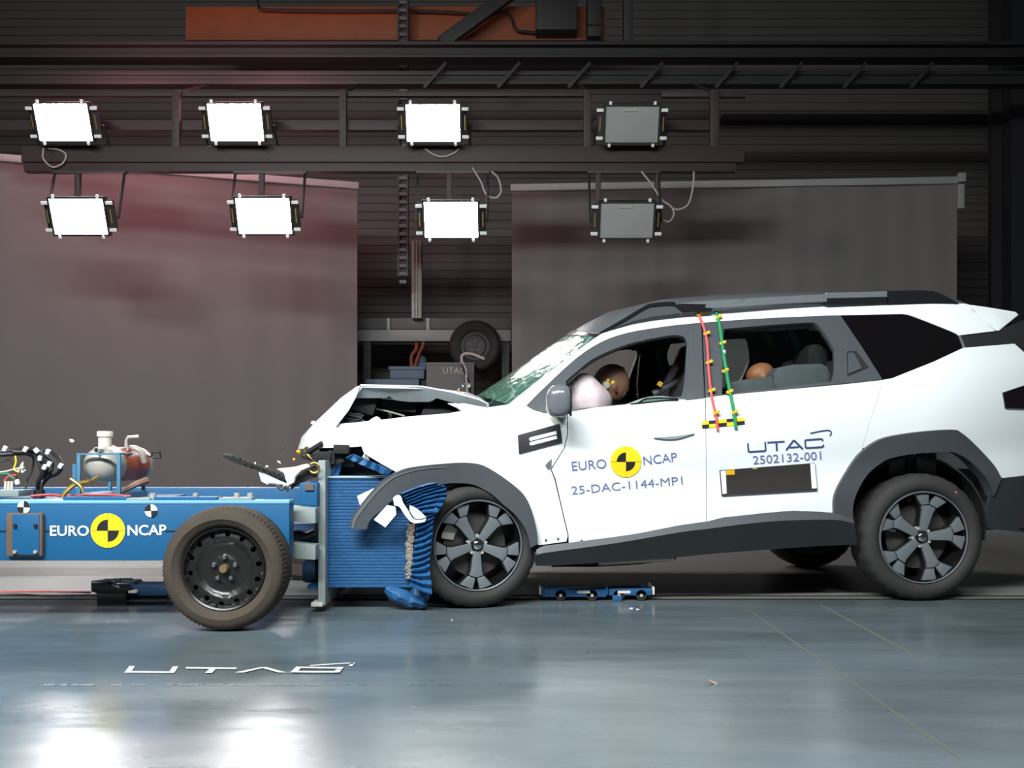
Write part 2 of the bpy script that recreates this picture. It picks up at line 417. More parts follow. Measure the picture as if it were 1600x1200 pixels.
# lines on the floor
def floor_line(name, p0, p1, w, m, lab, cat, h=0.0015):
    a = Vector(((p0[0]-CX)*CAMH/(p0[1]-HY), FPX*CAMH/(p0[1]-HY), 0)); b = Vector(((p1[0]-CX)*CAMH/(p1[1]-HY), FPX*CAMH/(p1[1]-HY), 0))
    t = (b-a).normalized(); n = Vector((-t.y, t.x, 0))*w/2; bm = nb()
    prism(bm, [a+n, b+n, b-n, a-n], (0, 0, h)); return structure(name, bm, m, lab, cat, smooth=False)
floor_line('trim_2', (1165, 950), (1500, 1185), 0.007, M_joint, 'long tan joint crossing the floor in the right foreground', 'floor joint')
floor_line('trim_3', (1282, 945), (1440, 1030), 0.012, M_joint, 'pale joint on the floor below the rear wheel of the car', 'floor joint')
bm = nb(); bx(bm, -14, 14, 5.47, 5.50, 0, 0.004); structure('trim_4', bm, M_slot, 'dark tow cable slot running under the trolley and car', 'floor slot', smooth=False)
bm = nb(); bx(bm, -14, 14, 5.51, 5.57, 0, 0.006); structure('trim_5', bm, mat('worn_rail', (112, 110, 100), 0.5, noise=(4, 0.2)), 'pale rail edge behind the tow cable slot in the floor', 'floor rail', smooth=False)
bm = nb(); bx(bm, -14, 14, 5.60, 5.63, 0, 0.004); structure('trim_6', bm, M_slot, 'thin dark line behind the pale floor rail', 'floor slot', smooth=False)
bm = nb(); x = -1.66
while x < -0.13:
    L = random.uniform(0.02, 0.09)
    if random.random() < 0.72: bx(bm, x, x+L, 3.478, 3.494, 0, 0.002)
    x += L+random.uniform(0.004, 0.03)
structure('trim_7', bm, M_strip, 'worn broken metal strip glinting on the floor before the painted letters', 'floor strip', smooth=False)
# floor lettering
def fl(px, py): return Vector(((px-CX)*CAMH/(py-HY), FPX*CAMH/(py-HY), 0.002))
bm = nb(); lift = 0.0
for q in ([(202, 1041.5), (211, 1041.5), (204, 1052), (194, 1052)], [(199, 1049.4), (272, 1050.2), (271, 1052.8), (197, 1052)], [(270, 1042.5), (279, 1042.5), (272, 1052.8), (263, 1052.8)],
          [(291, 1043.4), (370, 1044.4), (369, 1047), (290, 1046)], [(328, 1046), (338, 1046), (331, 1053.2), (320, 1053.2)],
          [(407, 1044), (411, 1045.4), (381, 1052.6), (367, 1052.4)], [(407, 1044), (416, 1044), (447, 1052.6), (434, 1052.6), (411, 1046)],
          [(463, 1043.6), (537, 1044.6), (535, 1046.8), (464, 1046)], [(463, 1043.6), (472, 1044), (464, 1053), (453, 1053)], [(457, 1050.6), (532, 1051), (530, 1053.4), (455, 1053)], [(527, 1044.6), (537, 1044.6), (535, 1048), (526, 1048)], [(524, 1049), (534, 1049), (530, 1053.4), (521, 1053)]):
    lift = lift+0.0004; decal(bm, (q, [tuple(range(len(q)))]), lambda x, y: fl(x, y)+Vector((0, 0, lift)), toward=(0, 0, 1))
decal(bm, stroke_px([(484, 1040.8), (520, 1038.2), (545, 1036.8), (552, 1037.6)], 1.7), fl, toward=(0, 0, 1)); decal(bm, ([(546, 1036), (555, 1036.4), (550, 1041.5), (544, 1041.5), (548, 1038)], [(0, 1, 2, 3, 4)]), fl, toward=(0, 0, 1))
obj('painted_lettering', bm, mat('worn_white_paint', (196, 198, 194), 0.6, noise=(30, 0.2)), None, 'white painted letters with a swoosh on the floor in front of the trolley wheel', 'floor marking', smooth=False)

# ------------------------------------------------------------------ roller screens
def roller(pA, pB, YA, YB, fab_dx, lab, bracket=False):
    a, b = W(*pA, YA), W(*pB, YB); t = (b-a).normalized(); n = Vector((t.y, -t.x, 0))
    th = thing('roller_screen', lab, 'screen', (a.x/2+b.x/2, a.y/2+b.y/2, 0), 'grey roller screens')
    bm = nb(); prism(bm, [a+n*0.06, b+n*0.06, b+n*0.06-Vector((0, 0, 0.105)), a+n*0.06-Vector((0, 0, 0.105))], -n*0.12, bev=0.012)
    obj('top_rail', bm, M_rail, th)
    bm = nb(); L = (b-a).length; N = 90; rows = []
    for j in range(7):
        zz = 1-j/6; row = []
        for i in range(N+1):
            u = i/N; s = fab_dx[0]+(L-fab_dx[0]-fab_dx[1])*u; p = a+t*s
            w = 0.018*math.sin(i*0.9+0.7*math.sin(i*0.23))*(0.3+0.7*(1-zz))+0.02*math.sin(i*0.21+1.3)
            top = a.z+(b.z-a.z)*(s/L)-0.09
            row.append(Vector((p.x, p.y, 0.03+(top-0.03)*zz))+n*w)
        rows.append(row)
    grid_sheet(bm, rows, 0.004, n); obj('screen_fabric', bm, M_fab, th, ang=80)
    bm = nb(); pts = [a+t*fab_dx[0], b-t*fab_dx[1]]
    prism(bm, [Vector((p.x, p.y, 0.04))+n*0.02 for p in pts]+[Vector((p.x, p.y, 0.0))+n*0.02 for p in pts[::-1]], -n*0.04); obj('bottom_bar', bm, M_rail, th)
    if bracket:
        bm = nb(); c = b-t*0.04; box(bm, c-Vector((0, 0, 0.03))+n*0.08, (0.1, 0.1, 0.13), None, 0.01); box(bm, c-Vector((0, 0, 0.3))+n*0.06, (0.09, 0.06, 0.36), None, 0.01)
        obj('end_bracket', bm, M_rail, th)
    return th
roller((-420, 208), (560, 286), 13.0, 15.0, (0.05, 0.02), 'left grey roller screen hanging behind the lit floodlights and the blue trolley')
roller((798, 289), (1503, 277), 15.0, 14.6, (0.02, 0.08), 'right grey roller screen hanging behind the white car roof', True)

# ------------------------------------------------------------------ overhead steel
def beam(name, p0, p1, Y0, Y1, m, lab, cat, flange=0.0, group=None, holes=False):
    a, b = W(p0[0], p0[1], Y0), W(p1[0], p1[1], Y0); bm = nb(); h = a.z-b.z
    if flange:
        bx(bm, a.x, b.x, Y0, Y1, a.z-flange, a.z, 0.004); bx(bm, a.x, b.x, Y0, Y1, b.z, b.z+flange, 0.004); bx(bm, a.x, b.x, Y0+(Y1-Y0)*0.4, Y0+(Y1-Y0)*0.6, b.z+flange, a.z-flange)
    else: bx(bm, a.x, b.x, Y0, Y1, b.z, a.z, 0.006)
    return obj(name, bm, m, None, lab, cat, group)
beam('roof_girder', (-700, 64), (1900, 89), 14.2, 14.5, M_dsteel, 'dark roof girder crossing the whole hall below the orange crane', 'girder', 0.05)
th = thing('bracketed_beam', 'dark beam with slanted brackets crossing under the roof girder', 'beam', W(800, 130, 13.9))
bm = nb(); a = W(-500, 108, 13.8); b = W(1900, 131, 13.8); bx(bm, a.x, b.x, 13.8, 14.0, b.z, a.z-0.14, 0.005); bx(bm, a.x, b.x, 13.85, 13.95, a.z-0.06, a.z, 0.005); bx(bm, a.x, b.x, 13.88, 13.92, a.z-0.14, a.z-0.06); obj('beam_profile', bm, M_dsteel, th)
for px in (680, 795, 905, 1018, 1135, 1236, 1335, 1440):
    bm = nb(); c = W(px, 118, 13.72); box(bm, c, (0.05, 0.06, 0.46), rotm('Y', 42), 0.005); obj('slanted_bracket', bm, M_dsteel, th)
th = thing('overhead_crane', 'orange overhead crane beam with hanging cable at the top of the hall', 'crane', W(610, 62, 15.4))
bm = nb(); pbox(bm, (290, 10), (945, 63), 15.4, 15.9, 0.01); a = W(290, 60, 15.36); b = W(945, 63, 15.36); bx(bm, a.x, b.x, 15.34, 15.9, b.z, b.z+0.03); obj('crane_beam', bm, M_orange, th)
bm = nb(); pbox(bm, (838, -20), (902, 46), 15.0, 15.38, 0.02); obj('hoist_cabinet', bm, M_dsteel, th)
bm = nb(); pbox(bm, (918, -12), (940, 56), 15.05, 15.38, 0.02); a = W(929, 38, 15.02); box(bm, a, (0.2, 0.02, 0.02)); obj('motor', bm, M_dsteel, th)
bm = nb(); tube(bm, [W(400, -30, 15.3), W(404, 8, 15.3), W(416, 15, 15.3), W(520, 17, 15.3), W(640, 17, 15.3), W(720, 20, 15.3), W(765, 24, 15.3), W(786, 17, 15.3), W(798, 26, 15.3), W(806, 46, 15.3), W(830, 50, 15.3), W(860, 52, 15.3), W(895, 50, 15.3)], 0.02, 6, 4); obj('crane_cable', bm, M_rubber, th)
bm = nb(); a, b = W(800, -12, 15.0), W(690, 68, 15.0); d = (b-a); box(bm, (a+b)/2, (d.length, 0.12, 0.2), Matrix.Rotation(math.atan2(-d.z, d.x), 3, 'Y'), 0.01)
obj('diagonal_strut', bm, M_dsteel, None, 'dark diagonal steel strut in front of the orange crane beam', 'strut')
bm = nb(); pbox(bm, (975, -120), (989, 64), 14.5, 14.7, 0.005); obj('vertical_post', bm, M_dsteel, None, 'dark steel post standing on the roof girder right of the crane', 'post')
bm = nb(); pbox(bm, (1130, 178), (1600, 187), 17.3, 17.55, 0.005); obj('wall_pipe', bm, M_dsteel, None, 'dark horizontal pipe along the back wall above the right screen', 'pipe')

# lighting rig
RY = 12.25
th = thing('lighting_rig', 'dark maroon lighting frame carrying the eight floodlights', 'lighting rig', W(600, 268, RY))
def rig_bar(name, p0, p1, y0, y1, m=M_beam, tilt=0):
    a, b = W(p0[0], p0[1], y0), W(p1[0], p1[1], y0); bm = nb(); bx(bm, a.x, b.x, y0, y1, b.z, a.z, 0.006); return obj(name, bm, m, th)
a, b = W(33, 229, RY), W(1163, 267, RY)
bm = nb(); bx(bm, a.x, b.x, RY, RY+0.12, a.z-0.19, a.z, 0.006); bx(bm, a.x+0.02, b.x-0.1, RY+0.02, RY+0.14, b.z, a.z-0.195, 0.006); obj('main_beam', bm, M_beam, th)
rig_bar('upper_rail', (-60, 142), (925, 150), RY+0.2, RY+0.28); rig_bar('upper_rail', (1034, 142), (1166, 151), RY+0.2, RY+0.28)
rig_bar('middle_rail', (-60, 187), (1118, 203), RY+0.2, RY+0.3)
for x0, x1 in ((268, 280), (530, 541), (912, 924), (1110, 1124)):
    rig_bar('rig_post', (x0, 140), (x1, 232), RY+0.12, RY+0.2)
for px in (274, 536, 918, 1117):
    a = W(px, 142, RY+0.24); bm = nb(); tube(bm, [(a.x, a.y, a.z-0.03), (a.x, 13.85, W(px, 131, 13.8).z+0.01)], 0.02, 8); obj('hanger_rod', bm, M_dsteel, th)
for px in (120, 408, 702, 935, 1028):
    rig_bar('drop_post', (px-4, 262), (px+4, 318), RY+0.03, RY+0.1)

# floodlights
LW, LH, LD = 0.67, 0.45, 0.30
PITCH = rotm('X', 24)       # nose down
def floodlight(label, lit, group, loc):
    th = thing('floodlight', label, 'floodlight', loc, group); L = Vector(loc)
    def put(bm): bmesh.ops.transform(bm, matrix=Matrix.Translation(L) @ PITCH.to_4x4(), verts=bm.verts); return bm
    bm = nb(); w, h = LW/2, LH/2
    prof = [(0.0, 1.0), (0.1, 1.0), (0.24, 0.72), (LD, 0.45)]; rows = []
    for y, s in prof: rows.append([bm.verts.new((sx*w*s, y, sz*h*s)) for sx, sz in ((-1, -1), (1, -1), (1, 1), (-1, 1))])
    for j in range(3):
        for i in range(4): bm.faces.new((rows[j][i], rows[j][(i+1) % 4], rows[j+1][(i+1) % 4], rows[j+1][i]))
    bm.faces.new(rows[0]); bm.faces.new(rows[-1][::-1]); bmesh.ops.recalc_face_normals(bm, faces=bm.faces); obj('housing', put(bm), M_lamp, th, smooth=False)
    bm = nb()
    for sx in (-1, 1): bx(bm, sx*w-0.012, sx*w+0.012, -0.03, 0.02, -h, h)
    for sz in (-1, 1): bx(bm, -w-0.012, w+0.012, -0.03, 0.02, sz*h-0.012, sz*h+0.012)
    obj('front_frame', put(bm), M_lamp, th, smooth=False)
    bm = nb()
    rows = []
    for j in range(7):
        rows.append([Vector(((-1+2*i/8)*(w-0.012), -0.008-0.016*(1-(-1+2*i/8)**2)*(1-(-1+2*j/6)**2), (-1+2*j/6)*(h-0.012))) for i in range(9)])
    grid_sheet(bm, rows, 0.005, (0, -1, 0)); obj('lamp_glass', put(bm), M_lens if lit else M_lensoff, th)
    for sx in (-1, 1):
        for sz in (-0.72, 0.72):
            bm = nb(); box(bm, (sx*(w+0.055), -0.012, sz*h), (0.085, 0.03, 0.04), None, 0.008); obj('side_clip', put(bm), M_clip, th)
        bm = nb(); prism(bm, [(sx*(w+0.012), 0, -h*0.85), (sx*(w+0.085), 0.03, -h*0.8), (sx*(w+0.085), 0.03, h*0.8), (sx*(w+0.012), 0, h*0.85)], (0, 0.05, 0)); obj('side_wing', put(bm), M_lamp, th)
        bm = nb(); box(bm, (sx*(w+0.05), 0.005, 0), (0.014, 0.014, h*0.75)); obj('wing_slot', put(bm), M_brass, th)
        for sz in (-1, 1):
            bm = nb(); box(bm, (sx*w*0.8, -0.028, sz*(h+0.02)), (0.035, 0.03, 0.04), None, 0.008); obj('corner_clip', put(bm), M_clip, th)
    if not lit:
        bm = nb(); rows = [[(-0.085, -0.036, h*0.72), (0.07, -0.036, h*0.75)], [(-0.06, -0.038, h*0.6), (0.05, -0.038, h*0.62)]]
        box(bm, (-0.02, -0.022, h*0.74), (0.16, 0.012, 0.03)); obj('bulb_base', put(bm), M_steel, th)
    return th
def yoke(th, up, loc):
    """bracket that carries the lamp on the main beam (up) or hangs it below"""
    L = Vector(loc); w = LW/2+0.1; s = -1 if up else 1; e = (W(0, 229, RY).z if up else W(0, 267, RY).z)
    bm = nb(); tube(bm, [L+Vector((-w, 0.1, 0)), Vector((L.x-w, RY+0.05, e-s*0.0)), ], 0.017, 6); tube(bm, [L+Vector((w, 0.1, 0)), Vector((L.x+w, RY+0.05, e))], 0.017, 6)
    bx(bm, L.x-w-0.02, L.x+w+0.02, RY+0.02, RY+0.09, e-0.02 if not up else e-0.005, e+0.005 if not up else e+0.02)
    obj('yoke', bm, M_lamp, th)
LY = 12.0
spots = [((100, 191), 1, 1, 'lit floodlight above the beam, leftmost of the upper row'), ((369, 191), 1, 1, 'lit floodlight above the beam, middle of the three lit upper ones'), ((677, 192), 1, 1, 'lit floodlight above the beam, nearest the unlit upper lamp'),
         ((124, 338), 1, 0, 'lit floodlight hanging below the beam, leftmost of the lower row'), ((413, 337), 1, 0, 'lit floodlight hanging below the beam, middle of the three lit lower ones'), ((705, 343), 1, 0, 'lit floodlight hanging below the beam in front of the gap between the screens'),
         ((987, 194), 0, 1, 'switched off floodlight with grey glass above the beam'), ((979, 344), 0, 0, 'switched off floodlight with grey glass hanging below the beam')]
base = {}
for p, lit, up, lab in spots:
    loc = W(p[0], p[1], LY)
    if lit not in base:
        f = floodlight(lab, lit, 'lit floodlights on the rig' if lit else 'unlit floodlights on the rig', loc); base[lit] = f
    else: f = dup(base[lit], loc, lab)
    ORIG[f.name] = loc
for o in [o for o in COL.objects if o.name.startswith('floodlight') and o.type == 'EMPTY']:
    yoke(o, o.location.z > W(0, 250, LY).z, o.location)
# added red point lights standing in for lens glare around the lit lamps
for p, lit, up, lab in spots:
    if lit and not (up and p[0] > 600):
        l = bpy.data.lights.new('floodlight_spill', 'POINT'); l.energy = 110 if up else (20 if p[0] < 600 else 8); l.color = (1.0, 0.36, 0.42); l.shadow_soft_size = 0.6
        o = bpy.data.objects.new('floodlight_spill', l); COL.objects.link(o); o.location = W(p[0], p[1], LY)+(Vector((0, 0.8, 0.85)) if up else Vector((0, 0.8, 0.1)))
# cable loops on the rig
for i, (pts, lab) in enumerate((([(68, 232), (68, 248), (82, 261), (98, 255), (103, 242), (92, 234), (75, 232)], 'pale cable loop under the leftmost upper floodlight'),
        ([(664, 232), (676, 241), (692, 245), (708, 240), (718, 232)], 'pale cable sagging under the third lit upper floodlight'),
        ([(738, 262), (752, 285), (756, 297), (762, 306), (775, 309), (783, 298), (778, 278), (768, 268)], 'pale cable loop right of the lower lamp before the gap'),
        ([(1002, 268), (1018, 288), (1034, 312), (1048, 322), (1053, 334), (1046, 346), (1036, 344)], 'pale cable loop hanging right of the unlit lower floodlight'),
        ([(1084, 268), (1083, 290), (1076, 318), (1062, 327), (1052, 326)], 'thin pale cable hanging from the right end of the beam'))):
    bm = nb(); tube(bm, [W(x, y, RY-0.02) for x, y in pts], 0.011, 6, 5); obj('lamp_cable', bm, M_pale, None, lab, 'cable', 'lamp cables on the rig')

# ------------------------------------------------------------------ gap between the screens
th = thing('energy_chain', 'dark ladder like cable chain hanging between the screens', 'cable chain', W(629, 432, 15.05))
bm = nb(); a = W(621, -30, 15.05); b = W(638, 432, 15.05); bx(bm, a.x, a.x+0.03, 15.05, 15.15, b.z, a.z); bx(bm, b.x-0.03, b.x, 15.05, 15.15, b.z, a.z); bx(bm, a.x+0.03, b.x-0.03, 15.11, 15.15, b.z, a.z); obj('chain_sides', bm, M_dsteel, th)
for k in range(38):
    z = a.z-0.08-k*0.122; bm = nb(); bx(bm, a.x+0.03, b.x-0.03, 15.05, 15.1, z-0.025, z+0.025); obj('chain_link', bm, M_box, th)
bm = nb()
pbox(bm, (643, 376), (659, 497), 15.9, 16.05, 0.004)
for x in (646.2, 651, 655.8): pbox(bm, (x-1.2, 376), (x+1.2, 497), 15.86, 15.9)
obj('aluminium_column', bm, M_alu, None, 'slotted aluminium column standing on the grey beam between the screens', 'column')
th = thing('steel_support_beam', 'grey steel beam on a frame in the gap between the screens', 'beam', W(690, 533, 16.0))
bm = nb(); pbox(bm, (558, 515), (798, 533), 16.0, 16.3, 0.01); obj('lower_beam', bm, M_bench, th)
bm = nb(); pbox(bm, (558, 497), (798, 514.5), 16.05, 16.3, 0.006); obj('upper_beam', bm, M_box, th)
for x0, x1 in ((605, 609), (666, 671)):
    bm = nb(); pbox(bm, (x0, 497), (x1, 515), 16.0, 16.05); obj('stiffener', bm, M_rail, th)
for px in (575, 790):
    bm = nb(); a = W(px, 533, 16.15); bx(bm, a.x-0.06, a.x+0.06, 16.05, 16.25, 0, a.z); obj('support_leg', bm, M_dsteel, th)
th = thing('spare_wheel', 'dark wheel with black rim hung on the grey beam behind the car', 'wheel', W(741, 580, 15.8))
Mw = Matrix.Translation(W(742, 540, 15.72))
R = 41*15.72/1540
bm = nb(); lathe(bm, [(R*0.55, 0.02), (R*0.62, 0.0), (R*0.86, 0.0), (R*0.97, 0.04), (R, 0.1), (R*0.97, 0.2), (R*0.6, 0.24), (R*0.55, 0.2)], 48, Mw, closed=True); obj('tyre', bm, mat('dark_tyre', (30, 28, 27), 0.8), th)
bm = nb(); lathe(bm, [(R*0.56, 0.04), (R*0.5, 0.05), (R*0.4, 0.03), (R*0.36, 0.08), (R*0.3, 0.08), (R*0.18, 0.05), (R*0.04, 0.05), (R*0.03, 0.2), (R*0.56, 0.2)], 48, Mw); obj('rim', bm, M_dsteel, th)
for k in range(5):
    bm = nb(); a = 2*PI*k/5+0.3; lathe(bm, [(0.02, 0.03), (0.02, 0.06)], 10, Mw @ Matrix.Translation((R*0.2*math.cos(a), 0, R*0.2*math.sin(a)))); obj('wheel_nut', bm, M_box, th)
th = thing('equipment_case', 'grey case with pale letters standing before the wheel behind the bonnet', 'case', W(704, 640, 15.2))
a = W(666, 567, 15.2); b = W(741, 567, 15.2)
bm = nb(); bx(bm, a.x, b.x, 15.2, 15.7, 0, a.z, 0.012); obj('case_body', bm, M_box, th)
bm = nb(); decal(bm, text_px('UTAC', (692, 584), (727, 584), 10), lambda x, y: W(x, y, 15.195)); obj('lettering', bm, M_pale, th, smooth=False)
bm = nb(); bx(bm, a.x-0.01, b.x+0.01, 15.19, 15.71, a.z-0.03, a.z+0.006, 0.004); obj('lid', bm, M_grey, th)
th = thing('slate_crate', 'wide slate blue crate standing on the floor between the screens', 'crate', W(606, 620, 15.6), 'slate crates between the screens')
a, b = W(571, 592, 15.6), W(655, 592, 15.6); bm = nb(); bx(bm, a.x, b.x, 15.6, 16.0, 0, a.z, 0.02); obj('crate_body', bm, M_bluebox, th)
th2 = thing('slate_crate', 'smaller slate blue crate on top of the wide one', 'crate', W(636, 592, 15.6), 'slate crates between the screens')
c, d = W(609, 573, 15.6), W(663, 588, 15.6); bm = nb(); bx(bm, c.x, d.x, 15.6, 15.95, a.z, c.z, 0.02); bx(bm, c.x-0.02, d.x+0.02, 15.58, 15.97, c.z-0.05, c.z+0.005, 0.01); obj('crate_body', bm, M_bluebox, th2)
bm = nb(); e = W(655, 572, 15.6); ball(bm, (e.x, 15.86, c.z+0.11), 0.1, (1, 0.9, 1)); bx(bm, e.x-0.1, e.x+0.1, 15.77, 15.95, c.z+0.008, c.z+0.08, 0.02); obj('slate_bundle', bm, M_bluebox, None, 'round slate blue bundle on the small crate beside the orange stand', 'bundle')
th = thing('orange_stand', 'orange metal stand with two prongs on the blue crates', 'stand', W(650, 573, 15.7))
bm = nb(); z0 = c.z+0.005; p = lambda x, y: W(x, y, 15.66)
tube(bm, [Vector((p(643, 0).x, 15.66, z0)), p(643, 556), p(650, 546), p(651, 536)], 0.028, 8, 3); obj('stand_leg', bm, M_orange, th)
bm = nb(); tube(bm, [Vector((p(648, 0).x, 15.66, z0)), p(655, 552), p(661, 540), p(661, 534)], 0.024, 8, 3); obj('stand_leg', bm, M_orange, th)
th = thing('bent_pipe', 'pale bent metal tube standing beside the grey case behind the bonnet', 'tube', W(733, 600, 14.9))
bm = nb(); q = lambda x, y: W(x, y, 14.9); tube(bm, [Vector((q(730, 0).x, 14.9, 0)), q(730, 600), q(722, 566), q(722, 556), q(728, 552.5), q(740, 554), q(757, 561)], 0.022, 8, 3); obj('pipe_body', bm, M_pale, th)
bm = nb(); tube(bm, [q(722, 566), q(728, 585), q(733, 603), q(734, 612)], 0.02, 8, 3); obj('dark_cable', bm, M_rubber, th)

# ================================================================== THE BLUE TROLLEY
TR = thing('crash_trolley', 'blue steel crash trolley with a corrugated blue barrier on its right end', 'trolley', (-2.2, 5.4, 0))
BY = 4.75
def tp(px, py, Y=BY-0.004): return W(px, py, Y)
side_top, side_bot = W(0, 783, BY).z, W(0, 876, BY).z
xr = W(452, 0, BY).x
bm = nb(); bx(bm, -4.7, xr, BY, BY+0.10, side_bot, side_top-0.012, 0.004); obj('side_beam', bm, M_blue, TR)
BEAM = bpy.data.objects['side_beam']
bm = nb(); bx(bm, -4.7, xr, BY-0.003, BY+0.12, side_top-0.012, side_top+0.004, 0.003); obj('top_flange', bm, mat('pale_blue_edge', (120, 178, 212), 0.4), TR)
bm = nb(); bx(bm, -4.7, xr-0.06, 6.1, 6.22, 0.32, W(0, 762, 6.1).z, 0.004); obj('side_beam', bm, M_blue, TR)
for x in (-4.6, -3.6, -2.62, -2.02, -1.42):
    bm = nb(); bx(bm, x-0.05, x+0.05, BY+0.1, 6.1, 0.40, 0.50, 0.004); obj('cross_bar', bm, M_blue, TR)
bm = nb(); bx(bm, -2.75, -1.9, 5.0, 5.75, 0.5, 0.575, 0.005); obj('equipment_tray', bm, M_blue, TR)
# seam on the near beam
bm = nb()
for x0, x1 in ((-250, 11), (70, 78), (258, 330)):
    a, b = tp(x0, 829), tp(x1, 831); bx(bm, a.x, b.x, BY-0.003, BY, b.z, a.z)
obj('weld_seam', bm, M_slot, BEAM)
# little steel strips and bolts on top of the beam
for x0, x1, h in ((96, 195, 5), (195, 232, 3), (238, 338, 5), (340, 392, 4)):
    a, b = tp(x0, 783), tp(x1, 783); bm = nb(); bx(bm, a.x, b.x, BY+0.01, BY+0.09, a.z+0.004, a.z+0.004+h*0.0031, 0.003); obj('steel_strip', bm, M_blue if h == 5 else M_greyp, TR)
for x in (233, 386, 300, 365):
    a = tp(x, 781); bm = nb(); lathe(bm, [(0.014, 0), (0.014, 0.03)], 8, Matrix.Translation((a.x, BY+0.05, a.z)) @ Matrix.Rotation(PI/2, 4, 'X')); obj('bolt', bm, M_steel, TR)
for x0, x1, c in ((48, 100, 'red_cord'), (100, 205, 'red_cord')):
    a, b = tp(x0, 779, 5.0), tp(x1, 779, 5.0); bm = nb(); tube(bm, [(a.x, 5.0, side_top+0.012), ((a.x+b.x)/2, 5.02, side_top+0.018), (b.x, 5.0, side_top+0.012)], 0.008, 6, 3); obj('red_hose', bm, mat('red_hose', (176, 54, 60), 0.5), TR)
# writing
bm = nb(); decal(bm, text_px('EURO', (78, 837.5), (139, 837.5), 16.5, 0.018), tp); obj('lettering', bm, M_wht, BEAM, smooth=False)
bm = nb(); decal(bm, text_px('NCAP', (199.5, 837), (260, 836), 16.5, 0.018), tp); obj('lettering', bm, M_wht, BEAM, smooth=False)
def roundel(fn, c, r, parent, m1, m2, quads, q=0.66, lines=None, rot=0, lift=0.0015, name='target_roundel'):
    bm = nb(); decal(bm, disc_px(c, r, rot=rot), fn, 0)
    for a0 in quads:
        V, F = disc_px(c, r*q, a0, a0+PI/2, rot=rot); decal(bm, (V, F), lambda x, y: fn(x, y)+Vector((0, -lift, 0)), 1)
    if lines:
        for d in (0, PI/2):
            v = Vector((math.cos(d+rot), math.sin(d+rot)))*r; decal(bm, stroke_px([(c[0]-v.x, c[1]-v.y), (c[0]+v.x, c[1]+v.y)], lines), lambda x, y: fn(x, y)+Vector((0, -lift*0.7, 0)), 2)
    return obj(name, bm, [m1, m2, mat('thin_brown_line', (140, 110, 30), 0.5)], parent, smooth=False)
roundel(tp, (168.5, 829), 27, BEAM, M_yellow, M_blk, (PI/2, 1.5*PI), 0.64, 0.6)
roundel(tp, (37, 792.5), 10, BEAM, M_wht, M_blk, (0, PI), 1.0, rot=0.05, name='check_marker')
roundel(tp, (236, 798), 10, BEAM, M_wht, M_blk, (PI/2, 1.5*PI), 1.0, rot=-0.06, name='check_marker')
# access plate
a, b = tp(13, 801), tp(70, 869)
bm = nb(); bx(bm, a.x, b.x, BY-0.03, BY, b.z, a.z, 0.012); pl = obj('access_plate', bm, M_rust, TR)
a2, b2 = tp(24, 803), tp(66, 866); bm = nb(); bx(bm, a2.x, b2.x, BY-0.034, BY-0.03, b2.z, a2.z, 0.002); obj('plate_face', bm, M_blue, pl)
for x in (29, 61):
    for y in (820.5, 861):
        p = tp(x, y); bm = nb(); lathe(bm, [(0.009, BY-0.046), (0.009, BY-0.033)], 6, Matrix.Translation((p.x, 0, p.z))); obj('bolt', bm, M_steel if y > 840 else M_slot, pl)

# steel wheel
def trolley_wheel(cx, cz, yface, R, near=True):
    M = Matrix.Translation((cx, yface, cz))
    tw = 0.185; N = 168
    def lug(j, k, r): return r-(0.007 if (k % 2 == 0 and j in (6, 7, 8)) else 0)
    rimr = R*0.665
    prof = [(rimr, 0.03), (rimr+0.012, 0.006), (rimr+0.02, 0.002), (R*0.80, -0.012), (R*0.88, -0.006), (R*0.945, 0.004), (R*0.975, 0.016), (R*0.992, 0.034), (R, 0.07), (R, tw-0.07), (R*0.985, tw-0.02), (R*0.9, tw), (rimr, tw-0.02)]
    bm = nb()
    def dish(r):
        u = r/rimr
        if u > 0.93: return 0.022
        if u > 0.72: return 0.045-(0.93-u)*0.05
        if u > 0.60: return 0.034+0.03*(0.72-u)/0.12*0.6
        if u > 0.3: return 0.055
        return 0.048
    S = 300.0
    out = [(math.cos(2*PI*k/72)*rimr*S, math.sin(2*PI*k/72)*rimr*S) for k in range(72)]; holes = []
    for k in range(14):
        a = 2*PI*(k+0.3)/14; c = (math.cos(a)*rimr*0.83*S, math.sin(a)*rimr*0.83*S)
        holes.append([(c[0]+math.cos(2*PI*i/10)*rimr*0.065*S, c[1]+math.sin(2*PI*i/10)*rimr*0.065*S) for i in range(10)])
    V, F = cdt(out, holes, 3.6)
    P = [M @ Vector((x/S, dish(math.hypot(x, y)/S), y/S)) for x, y in V]
    solid(bm, P, F, 0.006, Vector((0, -1, 0)))
    lathe(bm, [(rimr*0.995, 0.015), (rimr*0.955, 0.02), (rimr*0.93, 0.06), (rimr*0.9, tw), (rimr*0.995, tw)], 64, M, closed=True)
    lathe(bm, [(rimr*0.9, 0.14), (rimr*0.9, 0.15)], 48, M)
    w = obj('wheel', bm, M_steelblk, TR, ang=45)
    bm = nb(); lathe(bm, prof, N, M, closed=True, mod=lug); obj('tyre', bm, M_tyre_t, w, ang=50)
    bm = nb(); lathe(bm, [(0.017, 0.012), (0.02, 0.02), (0.02, 0.055)], 16, M); obj('hub_cap', bm, mat('dull_brass_cap', (120, 100, 72), 0.5, metal=0.3), w)
    for k in range(5):
        a = PI/2+2*PI*k/5; bm = nb(); lathe(bm, [(0.010, 0.030), (0.0125, 0.038), (0.0125, 0.056)], 6, M @ Matrix.Translation((math.cos(a)*0.052, 0, math.sin(a)*0.052))); obj('wheel_nut', bm, M_chrome, w)
    bm = nb(); lathe(bm, [(0.02, tw*0.9), (0.02, 0.5)], 16, M); obj('axle', bm, M_dsteel, w)
